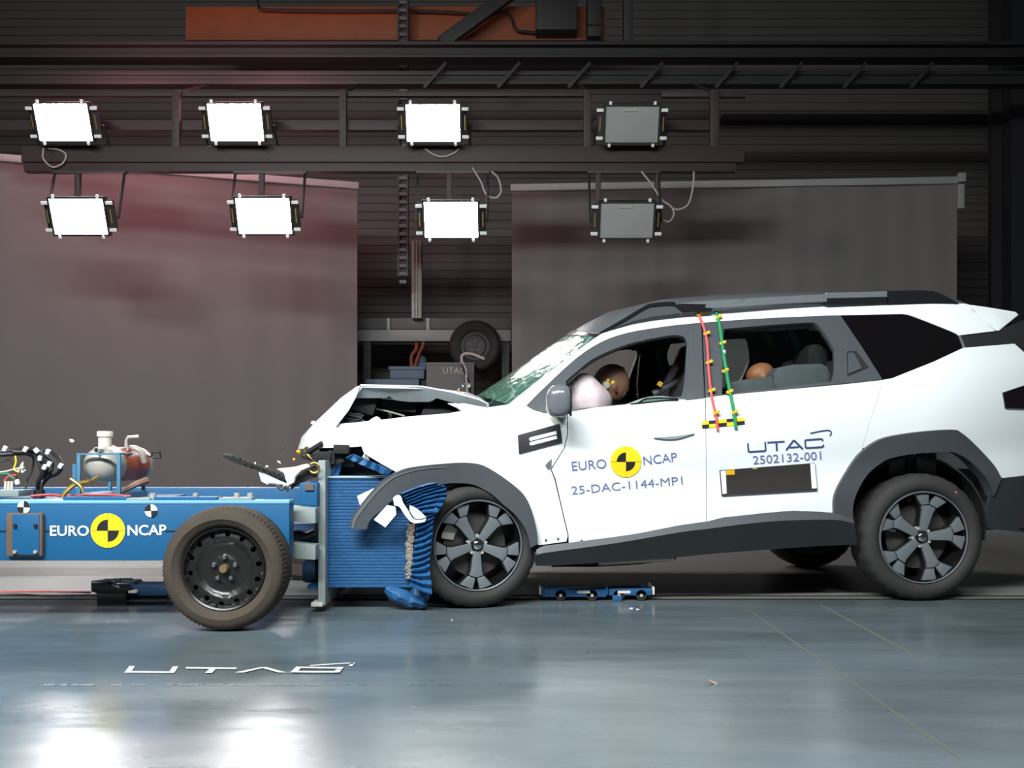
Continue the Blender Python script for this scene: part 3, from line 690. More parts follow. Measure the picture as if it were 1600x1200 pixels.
trolley_wheel((347-800)*4.5/1540, 0.287, 4.5, 0.287); trolley_wheel(-4.25, 0.287, 4.5, 0.287)
for fx in ((347-800)*4.5/1540, -4.25):
  bm = nb()
  Mf = Matrix.Translation((fx, 6.25, 0.287)); lathe(bm, [(0.18, 0.0), (0.2, -0.01), (0.25, -0.012), (0.28, 0.02), (0.287, 0.07), (0.28, 0.15), (0.25, 0.18), (0.18, 0.18)], 64, Mf, closed=True); lathe(bm, [(0.182, 0.05), (0.182, 0.15)], 48, Mf); obj('wheel', bm, M_tyre_t, TR)

# grey bolt-on bracket and face plate
PY = 5.06
def poly_box(name, pts, Y0, depth, m, parent, bev=0.004):
    bm = nb(); prism(bm, [W(x, y, Y0) for x, y in pts], (0, depth, 0), bev=bev); return obj(name, bm, m, parent)
poly_box('upper_bracket', [(403, 787), (493, 794), (493, 818), (419, 813), (414, 806), (403, 806)], 4.93, 0.1, M_greyp, TR)
poly_box('lower_bracket', [(428, 846), (493, 852), (493, 875), (442, 872)], 4.93, 0.1, M_greyp, TR)
poly_box('bracket_post', [(432, 812), (447, 813), (447, 850), (438, 850)], 4.96, 0.06, M_greyp, TR)
p = W(410, 794, 4.925); bm = nb(); lathe(bm, [(0.011, 4.915), (0.011, 4.935)], 8, Matrix.Translation((p.x, 0, p.z))); obj('bolt', bm, M_slot, TR)
bm = nb(); pbox(bm, (448, 818), (492, 848), 5.2, 5.9); pbox(bm, (455, 830), (490, 842), 5.12, 5.2, 0.01); obj('cross_member', bm, mat('deep_blue_paint', (34, 66, 100), 0.5), TR)
bm = nb(); tube(bm, [W(446, 838, 5.05), W(462, 833, 5.05), W(478, 837, 5.05), W(492, 832, 5.05)], 0.02, 8, 4); obj('dark_hose', bm, M_rubber, TR)
bm = nb(); pbox(bm, (470, 875), (494, 912), 5.2, 5.8, 0.03); obj('lower_housing', bm, mat('deep_blue_paint', (34, 66, 100), 0.5), TR)
bm = nb(); pbox(bm, (480, 915), (498, 921), 5.1, 5.3); obj('foot_strip', bm, M_bluef, TR)
a, b = W(497, 719, PY), W(508.5, 946, PY)
bm = nb(); bx(bm, a.x, b.x, PY, 6.25, b.z, a.z, 0.004); fp = obj('face_plate', bm, M_greyp, TR)
bm = nb(); c, d = W(487, 941, PY), W(505, 947, PY); bx(bm, c.x, d.x, PY-0.02, PY+0.1, d.z, c.z, 0.003); obj('plate_foot', bm, M_cream, fp)
for y in (786, 760):
    p = W(494, y, PY-0.01); bm = nb(); lathe(bm, [(0.013, -0.01), (0.013, 0.03)], 8, Matrix.Translation(p)); obj('bolt', bm, M_steel, fp)
poly_box('blue_bracket_box', [(468, 754), (496, 754), (496, 791), (468, 788)], 5.0, 0.35, M_blue, TR, 0.008)
bm = nb(); pbox(bm, (476, 756), (490, 766), 4.99, 5.0); obj('warning_plate', bm, mat('brown_label', (96, 84, 76), 0.6), TR)

# corrugated honeycomb barrier
QY = 5.12
z0, z1 = W(0, 918, QY).z, W(0, 746, QY).z; x0 = W(508.5, 0, QY).x+0.001; N = 34; h = (z1-z0)/N
bm = nb()
for k in range(N):
    z = z0+k*h; e = W(646+random.uniform(-2, 2)-(6 if 8 < k < 20 else 0), 0, QY).x
    j = random.uniform(-0.0015, 0.0015)
    bx(bm, x0, e, QY+j, 6.2, z+h*0.06, z+h*0.94, 0.0016)
bx(bm, x0, W(634, 0, QY).x, QY+0.004, 6.19, z0, z1)
bar = obj('honeycomb_barrier', bm, M_bluef, TR, ang=30)
bm = nb(); c = W(601, 0, QY).x; bx(bm, x0, c, QY-0.008, QY+0.12, z1-0.004, z1+0.007, 0.002); obj('barrier_edge', bm, mat('pale_blue_metal', (164, 190, 206), 0.35, metal=0.4), bar)
# bare honeycomb strip
bm = nb(); rows = []
for j in range(34):
    y = 820+j*2.55; cx = 642-4*j/34+1.2*math.sin(j*0.9); wd = 6.2-2.4*j/34+random.uniform(-0.8, 0.8)
    rows.append([W(cx-wd+2*wd*i/5, y, QY-0.03-0.012*random.random()) for i in range(6)])
grid_sheet(bm, rows, 0.02, (0, -1, 0)); obj('torn_honeycomb', bm, M_honey, bar, ang=20)
# pleated crushed skin in front of the tyre
def pleats(name, left, right, n, Yb, amp, slope, m=M_bluef):
    bm = nb(); rows = []; NI = 10
    for j in range(n*2+1):
        u = j/(n*2); l, r = left(u), right(u); row = []
        for i in range(NI+1):
            v = i/NI; jit = random.uniform(-0.9, 0.9)
            px = l[0]+(r[0]-l[0])*v; py = l[1]+(r[1]-l[1])*v+slope*math.sin(v*2.6)*4+jit*0.6
            row.append(W(px, py, Yb+(amp if j % 2 else -amp)*(0.6+0.5*random.random())-0.03*v))
        rows.append(row)
    grid_sheet(bm, rows, 0.008, (0, -1, 0)); return obj(name, bm, m, bar, ang=25)
def lerpl(P):
    def f(u):
        t = u*(len(P)-1); i = min(int(t), len(P)-2); s = t-i; return (P[i][0]+(P[i+1][0]-P[i][0])*s, P[i][1]+(P[i+1][1]-P[i][1])*s)
    return f
pleats('crushed_skin', lerpl([(650, 800), (650, 830), (646, 860), (643, 890), (641, 912)]), lerpl([(683, 794), (677, 815), (673, 850), (671, 880), (675, 926)]), 13, 5.045, 0.016, 0.6)
pleats('crushed_skin', lerpl([(628, 772), (634, 782), (642, 790), (650, 802)]), lerpl([(682, 757), (697, 762), (698, 778), (684, 802)]), 7, 5.03, 0.014, -0.8)
bm = nb()
for c, s in (((628, 932), (0.10, 0.05, 0.045)), ((648, 938), (0.07, 0.05, 0.03)), ((655, 930), (0.05, 0.04, 0.05))):
    p = W(c[0], c[1], 5.13); p.z = max(p.z, s[2]*0.9)
    ball(bm, p, 1.0, s, rotm('Y', 25), 2)
for v in bm.verts: v.co += Vector((random.uniform(-1, 1), random.uniform(-1, 1), random.uniform(-1, 1)))*0.007
obj('torn_skin', bm, M_bluef, bar, ang=15)
def flap(name, pts, Y0, dY, m, parent, th=0.006):
    bm = nb(); V, F = cdt(pts, (), 7); xs = [v[0] for v in V]; xa, xb = min(xs), max(xs)
    solid(bm, [W(x, y, Y0+dY*(x-xa)/(xb-xa)+0.012*math.sin((x-xa)*0.35+y*0.2)) for x, y in V], F, th, Vector((0, -1, 0))); return obj(name, bm, m, parent, ang=40)
flap('torn_skin_flap', [(541, 716), (552, 709), (575, 719), (613, 735), (607, 743), (585, 735), (566, 727)], 5.05, 0.02, M_bluef, bar)
flap('torn_skin_flap', [(510, 728), (516, 741), (528, 743), (536, 722), (540, 716), (522, 726)], 5.2, 0.05, M_bluef, bar)

# ------------------------------------------------------------------ equipment on the trolley
DZ = 0.575
TK = thing('pressure_tank', 'silver and red pressure tank in a blue frame on the trolley deck', 'tank', (W(170, 0, 5.3).x, 5.3, DZ))
c0 = W(155, 726, 5.15); c1 = c0+Vector((0.02, 0.46, 0)); r = 28*5.15/1540
ax = (c1-c0).normalized(); q = Vector((0, 1, 0)).rotation_difference(ax).to_matrix().to_4x4(); L = (c1-c0).length; Mt = Matrix.Translation(c0) @ q
bm = nb(); lathe(bm, [(r, 0.05), (r, L)], 40, Mt); obj('tank_body', bm, M_tank, TK)
bm = nb(); lathe(bm, [(0.004, -0.045), (r*0.4, -0.04), (r*0.75, -0.02), (r*0.95, 0.01), (r*1.01, 0.05), (r*1.01, 0.12)], 40, Mt); obj('tank_end', bm, M_steel, TK)
bm = nb(); lathe(bm, [(r*1.01, L-0.03), (r*1.01, L), (r*0.9, L+0.04), (r*0.5, L+0.07), (0.004, L+0.08)], 40, Mt); obj('tank_end', bm, M_steel, TK)
bm = nb(); e = W(164, 700, 5.3); rr = 10*5.3/1540; Mz = Matrix.Translation(e) @ Matrix.Rotation(PI/2, 4, 'X')
lathe(bm, [(rr, -0.02), (rr, 0.055), (rr*1.2, 0.062), (rr*1.2, 0.085), (rr*1.1, 0.09)], 28, Mz); obj('filler_neck', bm, M_cream, TK)
bm = nb(); p = W(153, 703, 5.10); lathe(bm, [(0.016, -0.02), (0.016, 0.04)], 16, Matrix.Translation(p)); g = obj('pressure_gauge', bm, M_steel, TK)
bm = nb(); lathe(bm, [(0.01, -0.023), (0.01, -0.018)], 16, Matrix.Translation(p)); obj('gauge_dial', bm, M_blk, g)
bm = nb()
for x, Y in ((123.5, 5.08), (186, 5.08), (172, 5.7), (224, 5.7)):
    a = W(x, 708, Y); bx(bm, a.x-0.009, a.x+0.009, Y-0.009, Y+0.009, DZ, a.z, 0.002)
a, b = W(121, 709, 5.08), W(189, 709, 5.08)
bx(bm, a.x, b.x, 5.07, 5.09, a.z-0.006, a.z+0.003); a, b = W(186, 709, 5.08), W(224, 709, 5.7); tube(bm, [a, b], 0.008, 6); a, b = W(120, 762, 5.15), W(192, 764, 5.15); bx(bm, a.x, b.x, 5.12, 5.5, DZ, DZ+0.03)
obj('tank_frame', bm, mat('teal_frame_paint', (70, 122, 150), 0.5), TK)
bm = nb(); tube(bm, [W(197, 700, 5.35), W(197.5, 688, 5.35), W(200, 683, 5.35), W(217, 682, 5.35)], 0.009, 8); tube(bm, [W(197, 700, 5.35), W(186, 702, 5.3), W(175, 697, 5.3)], 0.008, 8, 3); obj('valve', bm, M_steel, TK)
bm = nb(); tube(bm, [W(204, 700, 5.4), W(214, 701, 5.36), W(222, 708, 5.36), W(226, 722, 5.38)], 0.016, 8, 4); obj('silver_hose', bm, M_steel, TK)
bm = nb(); tube(bm, [W(226, 712, 5.4), W(236, 714, 5.4), W(238, 707, 5.4), W(250, 706, 5.4), W(251, 715, 5.4), W(238, 716, 5.4)], 0.006, 6); obj('cable_hook', bm, M_rubber, TK)
bm = nb(); tube(bm, [W(154, 746, 5.1), W(140, 752, 5.0), W(118, 757, 4.98), W(104, 768, 4.96), W(97, 777, 4.95)], 0.012, 8, 4); tube(bm, [W(110, 748, 4.97), W(116, 752, 4.97), W(126, 760, 4.97), W(131, 771, 4.97)], 0.008, 8, 3); obj('brass_pipe', bm, M_brass, TK)
bm = nb(); tube(bm, [W(182, 771, 5.2), W(202, 762, 5.15), W(216, 755, 5.15), W(229, 751, 5.2)], 0.014, 8, 3, taper=1.4); obj('copper_pipe', bm, mat('dull_copper', (150, 116, 100), 0.5, metal=0.3), TK)
bm = nb(); tube(bm, [W(117, 750, 5.1), W(117, 725, 5.1)], 0.013, 8); obj('blue_bottle', bm, mat('teal_frame_paint', (70, 122, 150), 0.5), TK)

CB = thing('cable_harness', 'arched bundle of black cables with white tags on the trolley deck', 'cables', (W(50, 0, 5.3).x, 5.3, DZ))
for pts, rr in (([(-30, 704), (0, 706), (25, 704), (48, 702), (62, 708), (68, 720), (72, 735), (64, 752), (62, 771)], 0.014), ([(-30, 712), (10, 710), (40, 708), (56, 712), (64, 728), (66, 742), (60, 755), (60, 772)], 0.013),
                ([(20, 706), (50, 706), (74, 704), (86, 710), (94, 720), (96, 730), (90, 740), (76, 746), (66, 758), (63, 772)], 0.010), ([(40, 709), (52, 716), (50, 735), (42, 752), (40, 770)], 0.006), ([(60, 706), (80, 720), (82, 732), (74, 745), (66, 752), (64, 772)], 0.008),
                ([(-30, 722), (5, 720), (14, 718), (24, 730), (26, 748)], 0.004)):
    bm = nb(); tube(bm, [W(x, y, 5.3+0.03*math.sin(i)) for i, (x, y) in enumerate(pts)], rr, 8, 4); obj('cable', bm, M_rubber, CB)
for x, y in ((40, 702), (57, 704), (75, 706), (77, 725), (95, 728), (63, 716), (27, 753), (70, 730), (8, 701)):
    bm = nb(); box(bm, W(x, y, 5.262), (0.022, 0.02, 0.028), rotm('Y', random.uniform(-40, 40)), 0.005); obj('white_tag', bm, M_wht, CB)
for pts, m in (([(-20, 738), (6, 737), (22, 733), (38, 730)], M_cream), ([(24, 712), (25, 722), (22, 733), (30, 738)], M_yellow), ([(28, 738), (36, 722), (34, 738), (40, 734)], M_cream), ([(-20, 742), (10, 740), (16, 744), (22, 748)], M_green), ([(6, 752), (14, 744), (26, 742)], M_red)):
    bm = nb(); tube(bm, [W(x, y, 5.24) for x, y in pts], 0.0045, 6, 4); obj('thin_wire', bm, m, CB)
for x in (9, 14, 19):
    bm = nb(); tube(bm, [W(x, 752, 5.2), W(x-1, 766, 5.2)], 0.007, 6); obj('connector', bm, M_cream, CB)
bm = nb(); pbox(bm, (-30, 766), (29, 776), 5.15, 5.3, 0.004); obj('connector_tray', bm, M_greyp, CB)
bm = nb(); tube(bm, [(W(61, 0, 5.3).x, 5.3, 0.575), W(61, 765, 5.3)], 0.03, 10); obj('cable_gland', bm, M_rubber, CB)

# ================================================================== THE CAR
YK, YREF, YC = 0.09, 2.25, 6.30          # the impact has swung the nose towards the camera
CAR = thing('car', 'white crashed SUV with crumpled bonnet and dark wheel arch cladding', 'car', (1.2, 6.2, 0))
def belt(px): return 640-(px-850)*0.0915
def y0(px, py):
    b = belt(px)
    if py <= b: t = (b-py)/115.0; ins = 0.045+0.235*t+0.03*t*t
    else:
        s = (py-b)/215.0; ins = 0.045*max(0, 1-s/0.3)**2+0.06*max(0, s-0.55)**2+0.022*math.exp(-((s-0.62)/0.16)**2)
    if px > 1440: ins += 0.14*((px-1440)/160.0)**2
    if px < 620: ins += 0.14*((620-px)/120.0)**2
    return 5.40+ins
def cpY(px, py, Y): return W(px, py, (Y-YK*YREF)/(1-YK*(px-CX)/FPX))
def cp(px, py, off=0.0): return cpY(px, py, y0(px, py)+off)
NRM = Vector((-YK, 1, 0)).normalized()
def mir(v):
    d = (v.y-YC-YK*(v.x-YREF))/math.sqrt(1+YK*YK); s = max(0.0, min(1.0, (v.z-0.55)/0.45))
    return v-2*d*NRM-Vector((0, 0, 0.05*2*d*s*s*(3-2*s)))     # the body leans towards the camera
OUT = Vector((0, -1, 0))
def panel(name, outline, m, parent, holes=(), off=0.0, step=11, thick=0.012, fn=None, near=True, far=True, ang=40):
    V, F = cdt(outline, holes, step); f = fn or (lambda x, y: cp(x, y, off)); P = [f(x, y) for x, y in V]; r = None
    if near:
        bm = nb(); solid(bm, P, F, thick, OUT); r = obj(name, bm, m, parent, ang=ang)
    if far:
        bm = nb(); solid(bm, [mir(p) for p in P], F, thick, -OUT); r2 = obj(name, bm, m, parent, ang=ang); r = r or r2
    return r
def loft(name, rows, m, parent, n=18, thick=0.01, toward=(0, 0, 1), power=2.0, ang=50):
    """rows of (near point, centre point): a crowned surface across the car to the mirrored far side"""
    R = []
    for a, c in rows:
        b = mir(a); row = []
        for i in range(n+1):
            u = i/n; k = 1-abs(2*u-1)**power; base = a+(b-a)*u; mid = (a+b)/2; row.append(base+(c-mid)*k)
        R.append(row)
    bm = nb(); grid_sheet(bm, R, thick, toward); return obj(name, bm, m, parent, ang=ang)

# --- outlines traced on the near flank
a_outer = sm([(794, 632), (830, 603), (870, 572), (905, 546), (936, 524), (960, 511), (988, 500), (1020, 493), (1060, 488), (1110, 483), (1150, 480), (1226, 476), (1300, 474.5), (1400, 473.5), (1495, 474), (1515, 476)], 3)
dlo_top = sm([(822, 634), (850, 606), (900, 560), (940, 534), (980, 520), (1032, 511), (1080, 505.5), (1180, 498), (1280, 493.5), (1313, 492.5), (1409, 490.5)], 3)
q_top = sm([(1409, 490.5), (1426, 494), (1487, 518), (1497, 524), (1501, 530)], 3)
panel('roof_side_frame', a_outer+[(1555, 517)]+[(1497, 524)]+q_top[::-1][2:]+dlo_top[::-1][1:], M_white, CAR, thick=0.02)
f_arch_out = sm([(620, 738), (636, 732), (660, 728), (690, 725), (722, 723), (748, 725), (768, 734), (792, 750), (816, 770), (828, 790), (836, 816), (840, 838), (840, 850)], 3)
f_arch_in = sm([(594, 799), (609, 785), (627, 772), (657, 763), (695, 756), (719, 755), (742, 758), (768, 772), (786, 788), (804, 803), (817, 820), (825, 836), (829, 856)], 3)
r_arch_out = sm([(1304, 803), (1304, 780), (1310, 760), (1325, 735), (1342, 712), (1362, 695), (1385, 684), (1430, 676), (1487, 671.5), (1502, 676), (1522, 693), (1545, 717), (1557, 732), (1565, 748)], 3)
r_arch_in = sm([(1333, 812), (1333, 792), (1339, 770), (1355, 742), (1375, 725), (1392, 716), (1430, 709), (1478, 706), (1494, 708), (1515, 720), (1537, 742), (1548, 760), (1553, 775)], 3)
fender = panel('front_fender', [(496, 700), (504, 687), (525, 663), (576, 658), (581, 654), (588, 650.5), (592, 652), (596, 656), (636, 651), (700, 646), (722, 642), (708, 632), (724, 630), (760, 637), (794, 632), (822, 634), (834, 641), (850, 645.5), (886, 648), (886, 680), (881, 700), (860, 733), (866, 748), (887, 837), (885, 846), (842, 852)]
      + f_arch_out[::-1] + [(600, 727), (569, 708.5), (566.5, 702), (565, 697), (540, 699)], M_white, CAR, thick=0.014)
fd_out = [(887.5, 648), (894, 643.5)]+[(x, belt(x)+4.2) for x in (930, 970, 1010, 1050, 1080)]+[(1101.8, 622), (1102.8, 700), (1103.4, 815), (1060, 821), (1020, 829), (994, 834), (960, 839), (925, 843.5), (889, 848), (888.5, 836), (868, 748), (862, 734), (882.5, 700), (887.5, 680)]
fdoor = panel('front_door', fd_out, M_white, CAR, thick=0.03)
rd_out = [(1103.2, 621.5)]+[(x, belt(x)+3.5) for x in (1130, 1160, 1200, 1240, 1280, 1320)]+[(1379, 594), (1372, 620), (1360, 655), (1347, 700)]+[p for p in r_arch_out[:14]][::-1]+[(1302, 801), (1240, 798), (1200, 801), (1130, 808.5), (1104.5, 815)]
rdoor = panel('rear_door', rd_out, M_white, CAR, thick=0.03)
quarter = panel('quarter_panel', [(1379.6, 593.5), (1394, 591), (1459, 565), (1505, 543.5), (1585, 537), (1602, 552), (1640, 590), (1672, 640), (1690, 700), (1690, 741), (1600, 743), (1566, 747)]+r_arch_out[::-1][1:26]+[(1347.6, 700), (1360.7, 655), (1372.7, 620)], M_white, CAR, thick=0.02)

# --- dark greenhouse
fwin = sm([(888, 640), (884, 610), (884, 596), (903, 579), (926, 561), (960, 545), (996, 533.5), (1040, 525), (1058, 523.5), (1069, 527), (1073.5, 536)], 3)+[(1070, 590), (1067, 612), (1064, 620), (1040, 622), (980, 631)]
front_band = dlo_top[:0]+sm([(822, 634), (850, 606), (900, 560), (940, 534), (980, 520), (1032, 511), (1080, 505.5), (1096, 504.3)], 3)+[(1098, 560), (1101, 623), (1080, 625), (1040, 629), (1000, 633), (940, 639.5), (894, 643.5), (886, 648), (860, 646), (836, 641)]
panel('window_frame', front_band, M_clad, fdoor, holes=[fwin], off=0.006, step=9, thick=0.03)
rwin = sm([(1131, 514), (1165, 511), (1200, 508), (1262, 504), (1274, 505), (1281, 511), (1293, 528), (1303, 546)], 3)+[(1303.5, 580), (1299, 596), (1250, 602), (1200, 608.5), (1150, 614), (1128, 616.5), (1129, 560)]
rear_band = sm([(1097.5, 504.2), (1180, 498), (1280, 493.5), (1313, 492.5)], 3)+[(1346, 541), (1379, 593), (1350, 596), (1300, 600.5), (1250, 606), (1200, 611), (1150, 616.5), (1102.6, 622.5), (1100, 560)]
panel('window_frame', rear_band, M_clad, rdoor, holes=[rwin], off=0.006, step=9, thick=0.03)
panel('window_glass', rwin, G_clear, rdoor, off=0.03, step=16, thick=0.0)
panel('window_seal', sm([(884, 596), (903, 579), (926, 561), (960, 545), (996, 533.5), (1040, 525), (1058, 523.5), (1069, 527)], 3)+sm([(1067, 529), (1057, 526.5), (1040, 528), (996, 536.5), (961, 548.5), (928, 564), (905, 582), (886, 599)], 3), M_gloss, fdoor, off=-0.002, step=9, thick=0.01)
panel('quarter_window', [(1313.5, 493)]+[(1409, 491)]+q_top[1:]+[(1505, 543), (1459, 565), (1394, 590.5), (1380, 592.5), (1347, 541)], M_privacy, quarter, off=0.004, step=12, thick=0.02)
panel('trim_strip', [(1497.5, 524), (1501, 524), (1508.5, 542.5), (1505, 543.5)], M_alloy, quarter, off=-0.001, step=9, thick=0.01)
panel('rear_pillar_band', [(1501, 524), (1555, 517.5), (1600, 500), (1640, 500), (1640, 560), (1601, 551), (1585, 537), (1508.5, 543)], M_dark, quarter, off=0.012, step=12, thick=0.02)
panel('pillar_cladding', [(1076, 507), (1095, 505.5), (1099.5, 622), (1071, 625), (1076, 560)], M_clad, fdoor, off=-0.004, step=9, thick=0.01)
# emblem shaped rear door handle in the pillar
tri = [(1323, 549), (1338, 548), (1357.5, 574), (1324, 588)]
bm = nb(); decal(bm, cdt(tri, (), 8), lambda x, y: cp(x, y, 0.003)); hd = obj('door_handle', bm, M_dark, rdoor)
panel('handle_flap', [(1325, 551), (1334, 551), (1347, 575), (1325.5, 584)], M_clad, hd, off=-0.004, step=8, thick=0.008, far=False)
# front handle and its recess
panel('door_handle', sm([(1022, 684), (1040, 686), (1060, 685), (1085, 677.5)], 4)+sm([(1085, 677), (1060, 681), (1040, 682.5), (1022, 683.6)], 4), M_greyp, fdoor, off=-0.012, step=5, thick=0.012, far=False)

# --- lower cladding
sill_top = sm([(838, 859), (850, 853), (890, 848), (960, 839.3), (1020, 829.3), (1060, 821.3), (1104, 815.5), (1130, 808.8), (1200, 801.4), (1240, 798.4), (1302, 801.4), (1333, 811)], 3)
sill_mid = sm([(838, 868), (850, 864), (960, 849), (1060, 832), (1104, 826.5), (1200, 815), (1300, 812), (1335, 818)], 3)
sill_bot = [(1340, 851), (1272, 853.5), (1171, 861), (1122, 864.5), (1045, 872), (933, 879.5), (860, 884), (838, 884)]
def smid(x):
    for p, q in zip(sill_mid, sill_mid[1:]):
        if p[0] <= x <= q[0]: return p[1]+(q[1]-p[1])*(x-p[0])/(q[0]-p[0])
    return sill_mid[0][1] if x < 838 else sill_mid[-1][1]
def sill_fn(x, y):
    d = y-smid(x); return cpY(x, y, 5.36+(0.0016*-d if d < 0 else 0.0022*d))
sill = panel('sill_cladding', sill_top+sill_mid[::-1], M_clad, CAR, fn=sill_fn, step=8, thick=0.03, ang=25)
panel('sill_undercut', sill_mid+sill_bot, M_black, sill, fn=sill_fn, step=10, thick=0.03, ang=25)  # darker plastic paints in the shade below the bevel
def rtrim(x, y): return cpY(x, y, y0(x, y)-0.028)
panel('wheel_arch_trim', r_arch_out+r_arch_in[::-1], M_clad, CAR, fn=rtrim, step=8, thick=0.06)
def ftrim(x, y):
    k = max(0.0, min(1.0, (770-x)/190.0)); return cpY(x, y, 5.372-0.10*k*k*(3-2*k))
tip_out = sm([(547, 827), (548.5, 812), (560, 793), (582, 766), (600, 749), (620, 738)], 4); tip_in = sm([(573, 827), (577, 815), (585, 806), (594, 799)], 4)
panel('wheel_arch_trim', tip_out[:-1]+f_arch_out+f_arch_in[::-1]+tip_in[::-1][1:], M_clad, CAR, fn=ftrim, step=8, thick=0.05, far=False)
panel('wheel_arch_trim', f_arch_out+f_arch_in[::-1], M_clad, CAR, fn=lambda x, y: cpY(x, y, 5.372), step=10, thick=0.05, near=False)
panel('trim_lip', sm([(549, 826), (552, 812), (563, 794), (585, 768), (603, 751), (622, 741), (660, 731.5), (700, 729)], 4)+sm([(700, 730.5), (660, 733.5), (624, 743), (606, 754), (588, 771), (567, 797), (556, 814), (553, 826)], 4), M_grey, bpy.data.objects['wheel_arch_trim.002'], fn=lambda x, y: ftrim(x, y)+Vector((0, -0.004, 0)), step=6, thick=0.004, far=False)
panel('rear_bumper', [(1565, 748), (1600, 743.5), (1690, 741.5), (1695, 800), (1600, 832), (1544, 826), (1541, 800), (1547, 772), (1554, 760)], M_black, CAR, off=-0.01, thick=0.012)
panel('tail_lamp', [(1568, 613), (1601, 602), (1645, 590), (1650, 640), (1572, 637.5)], M_tail, CAR, off=-0.012, thick=0.03)

# --- wheel arch liners
def liner(cx, cz, ya, yb, R):
    bm = nb(); rows = []
    for j in range(21):
        a = PI*(-0.06+1.12*j/20); rows.append([Vector((cx+R*math.cos(a), y, cz+R*math.sin(a))) for y in (ya, (ya+yb)/2, yb)])
    grid_sheet(bm, rows, 0.01, (0, 0, -1)); 
    rows = [[Vector((cx+R*s*math.cos(PI*(-0.06+1.12*j/20)), yb, cz+R*s*math.sin(PI*(-0.06+1.12*j/20)))) for s in (0.02, 0.5, 1.0)] for j in range(21)]
    grid_sheet(bm, rows, 0.01, (0, -1, 0)); return bm
xr_, xf_ = W(1444, 0, 5.42).x, W(750, 0, 5.17).x
obj('arch_liner', liner(xr_-0.01, 0.40, 5.50, 5.82, 0.39), M_dark, CAR); obj('arch_liner', liner(xf_+0.0, 0.42, 5.24, 5.56, 0.37), M_dark, CAR)
bm = nb(); a = W(1392, 712, 5.56); 
pbox(bm, (1390, 710), (1414, 742), 5.6, 5.62); obj('inner_wing', bm, M_box, CAR)
bm = nb(); pbox(bm, (1432, 708), (1463, 742), 5.6, 5.62); obj('inner_wing', bm, M_box, CAR)
bm = nb(); pbox(bm, (1417, 700), (1429, 780), 5.57, 5.60, 0.008); obj('damper', bm, M_dark, CAR)

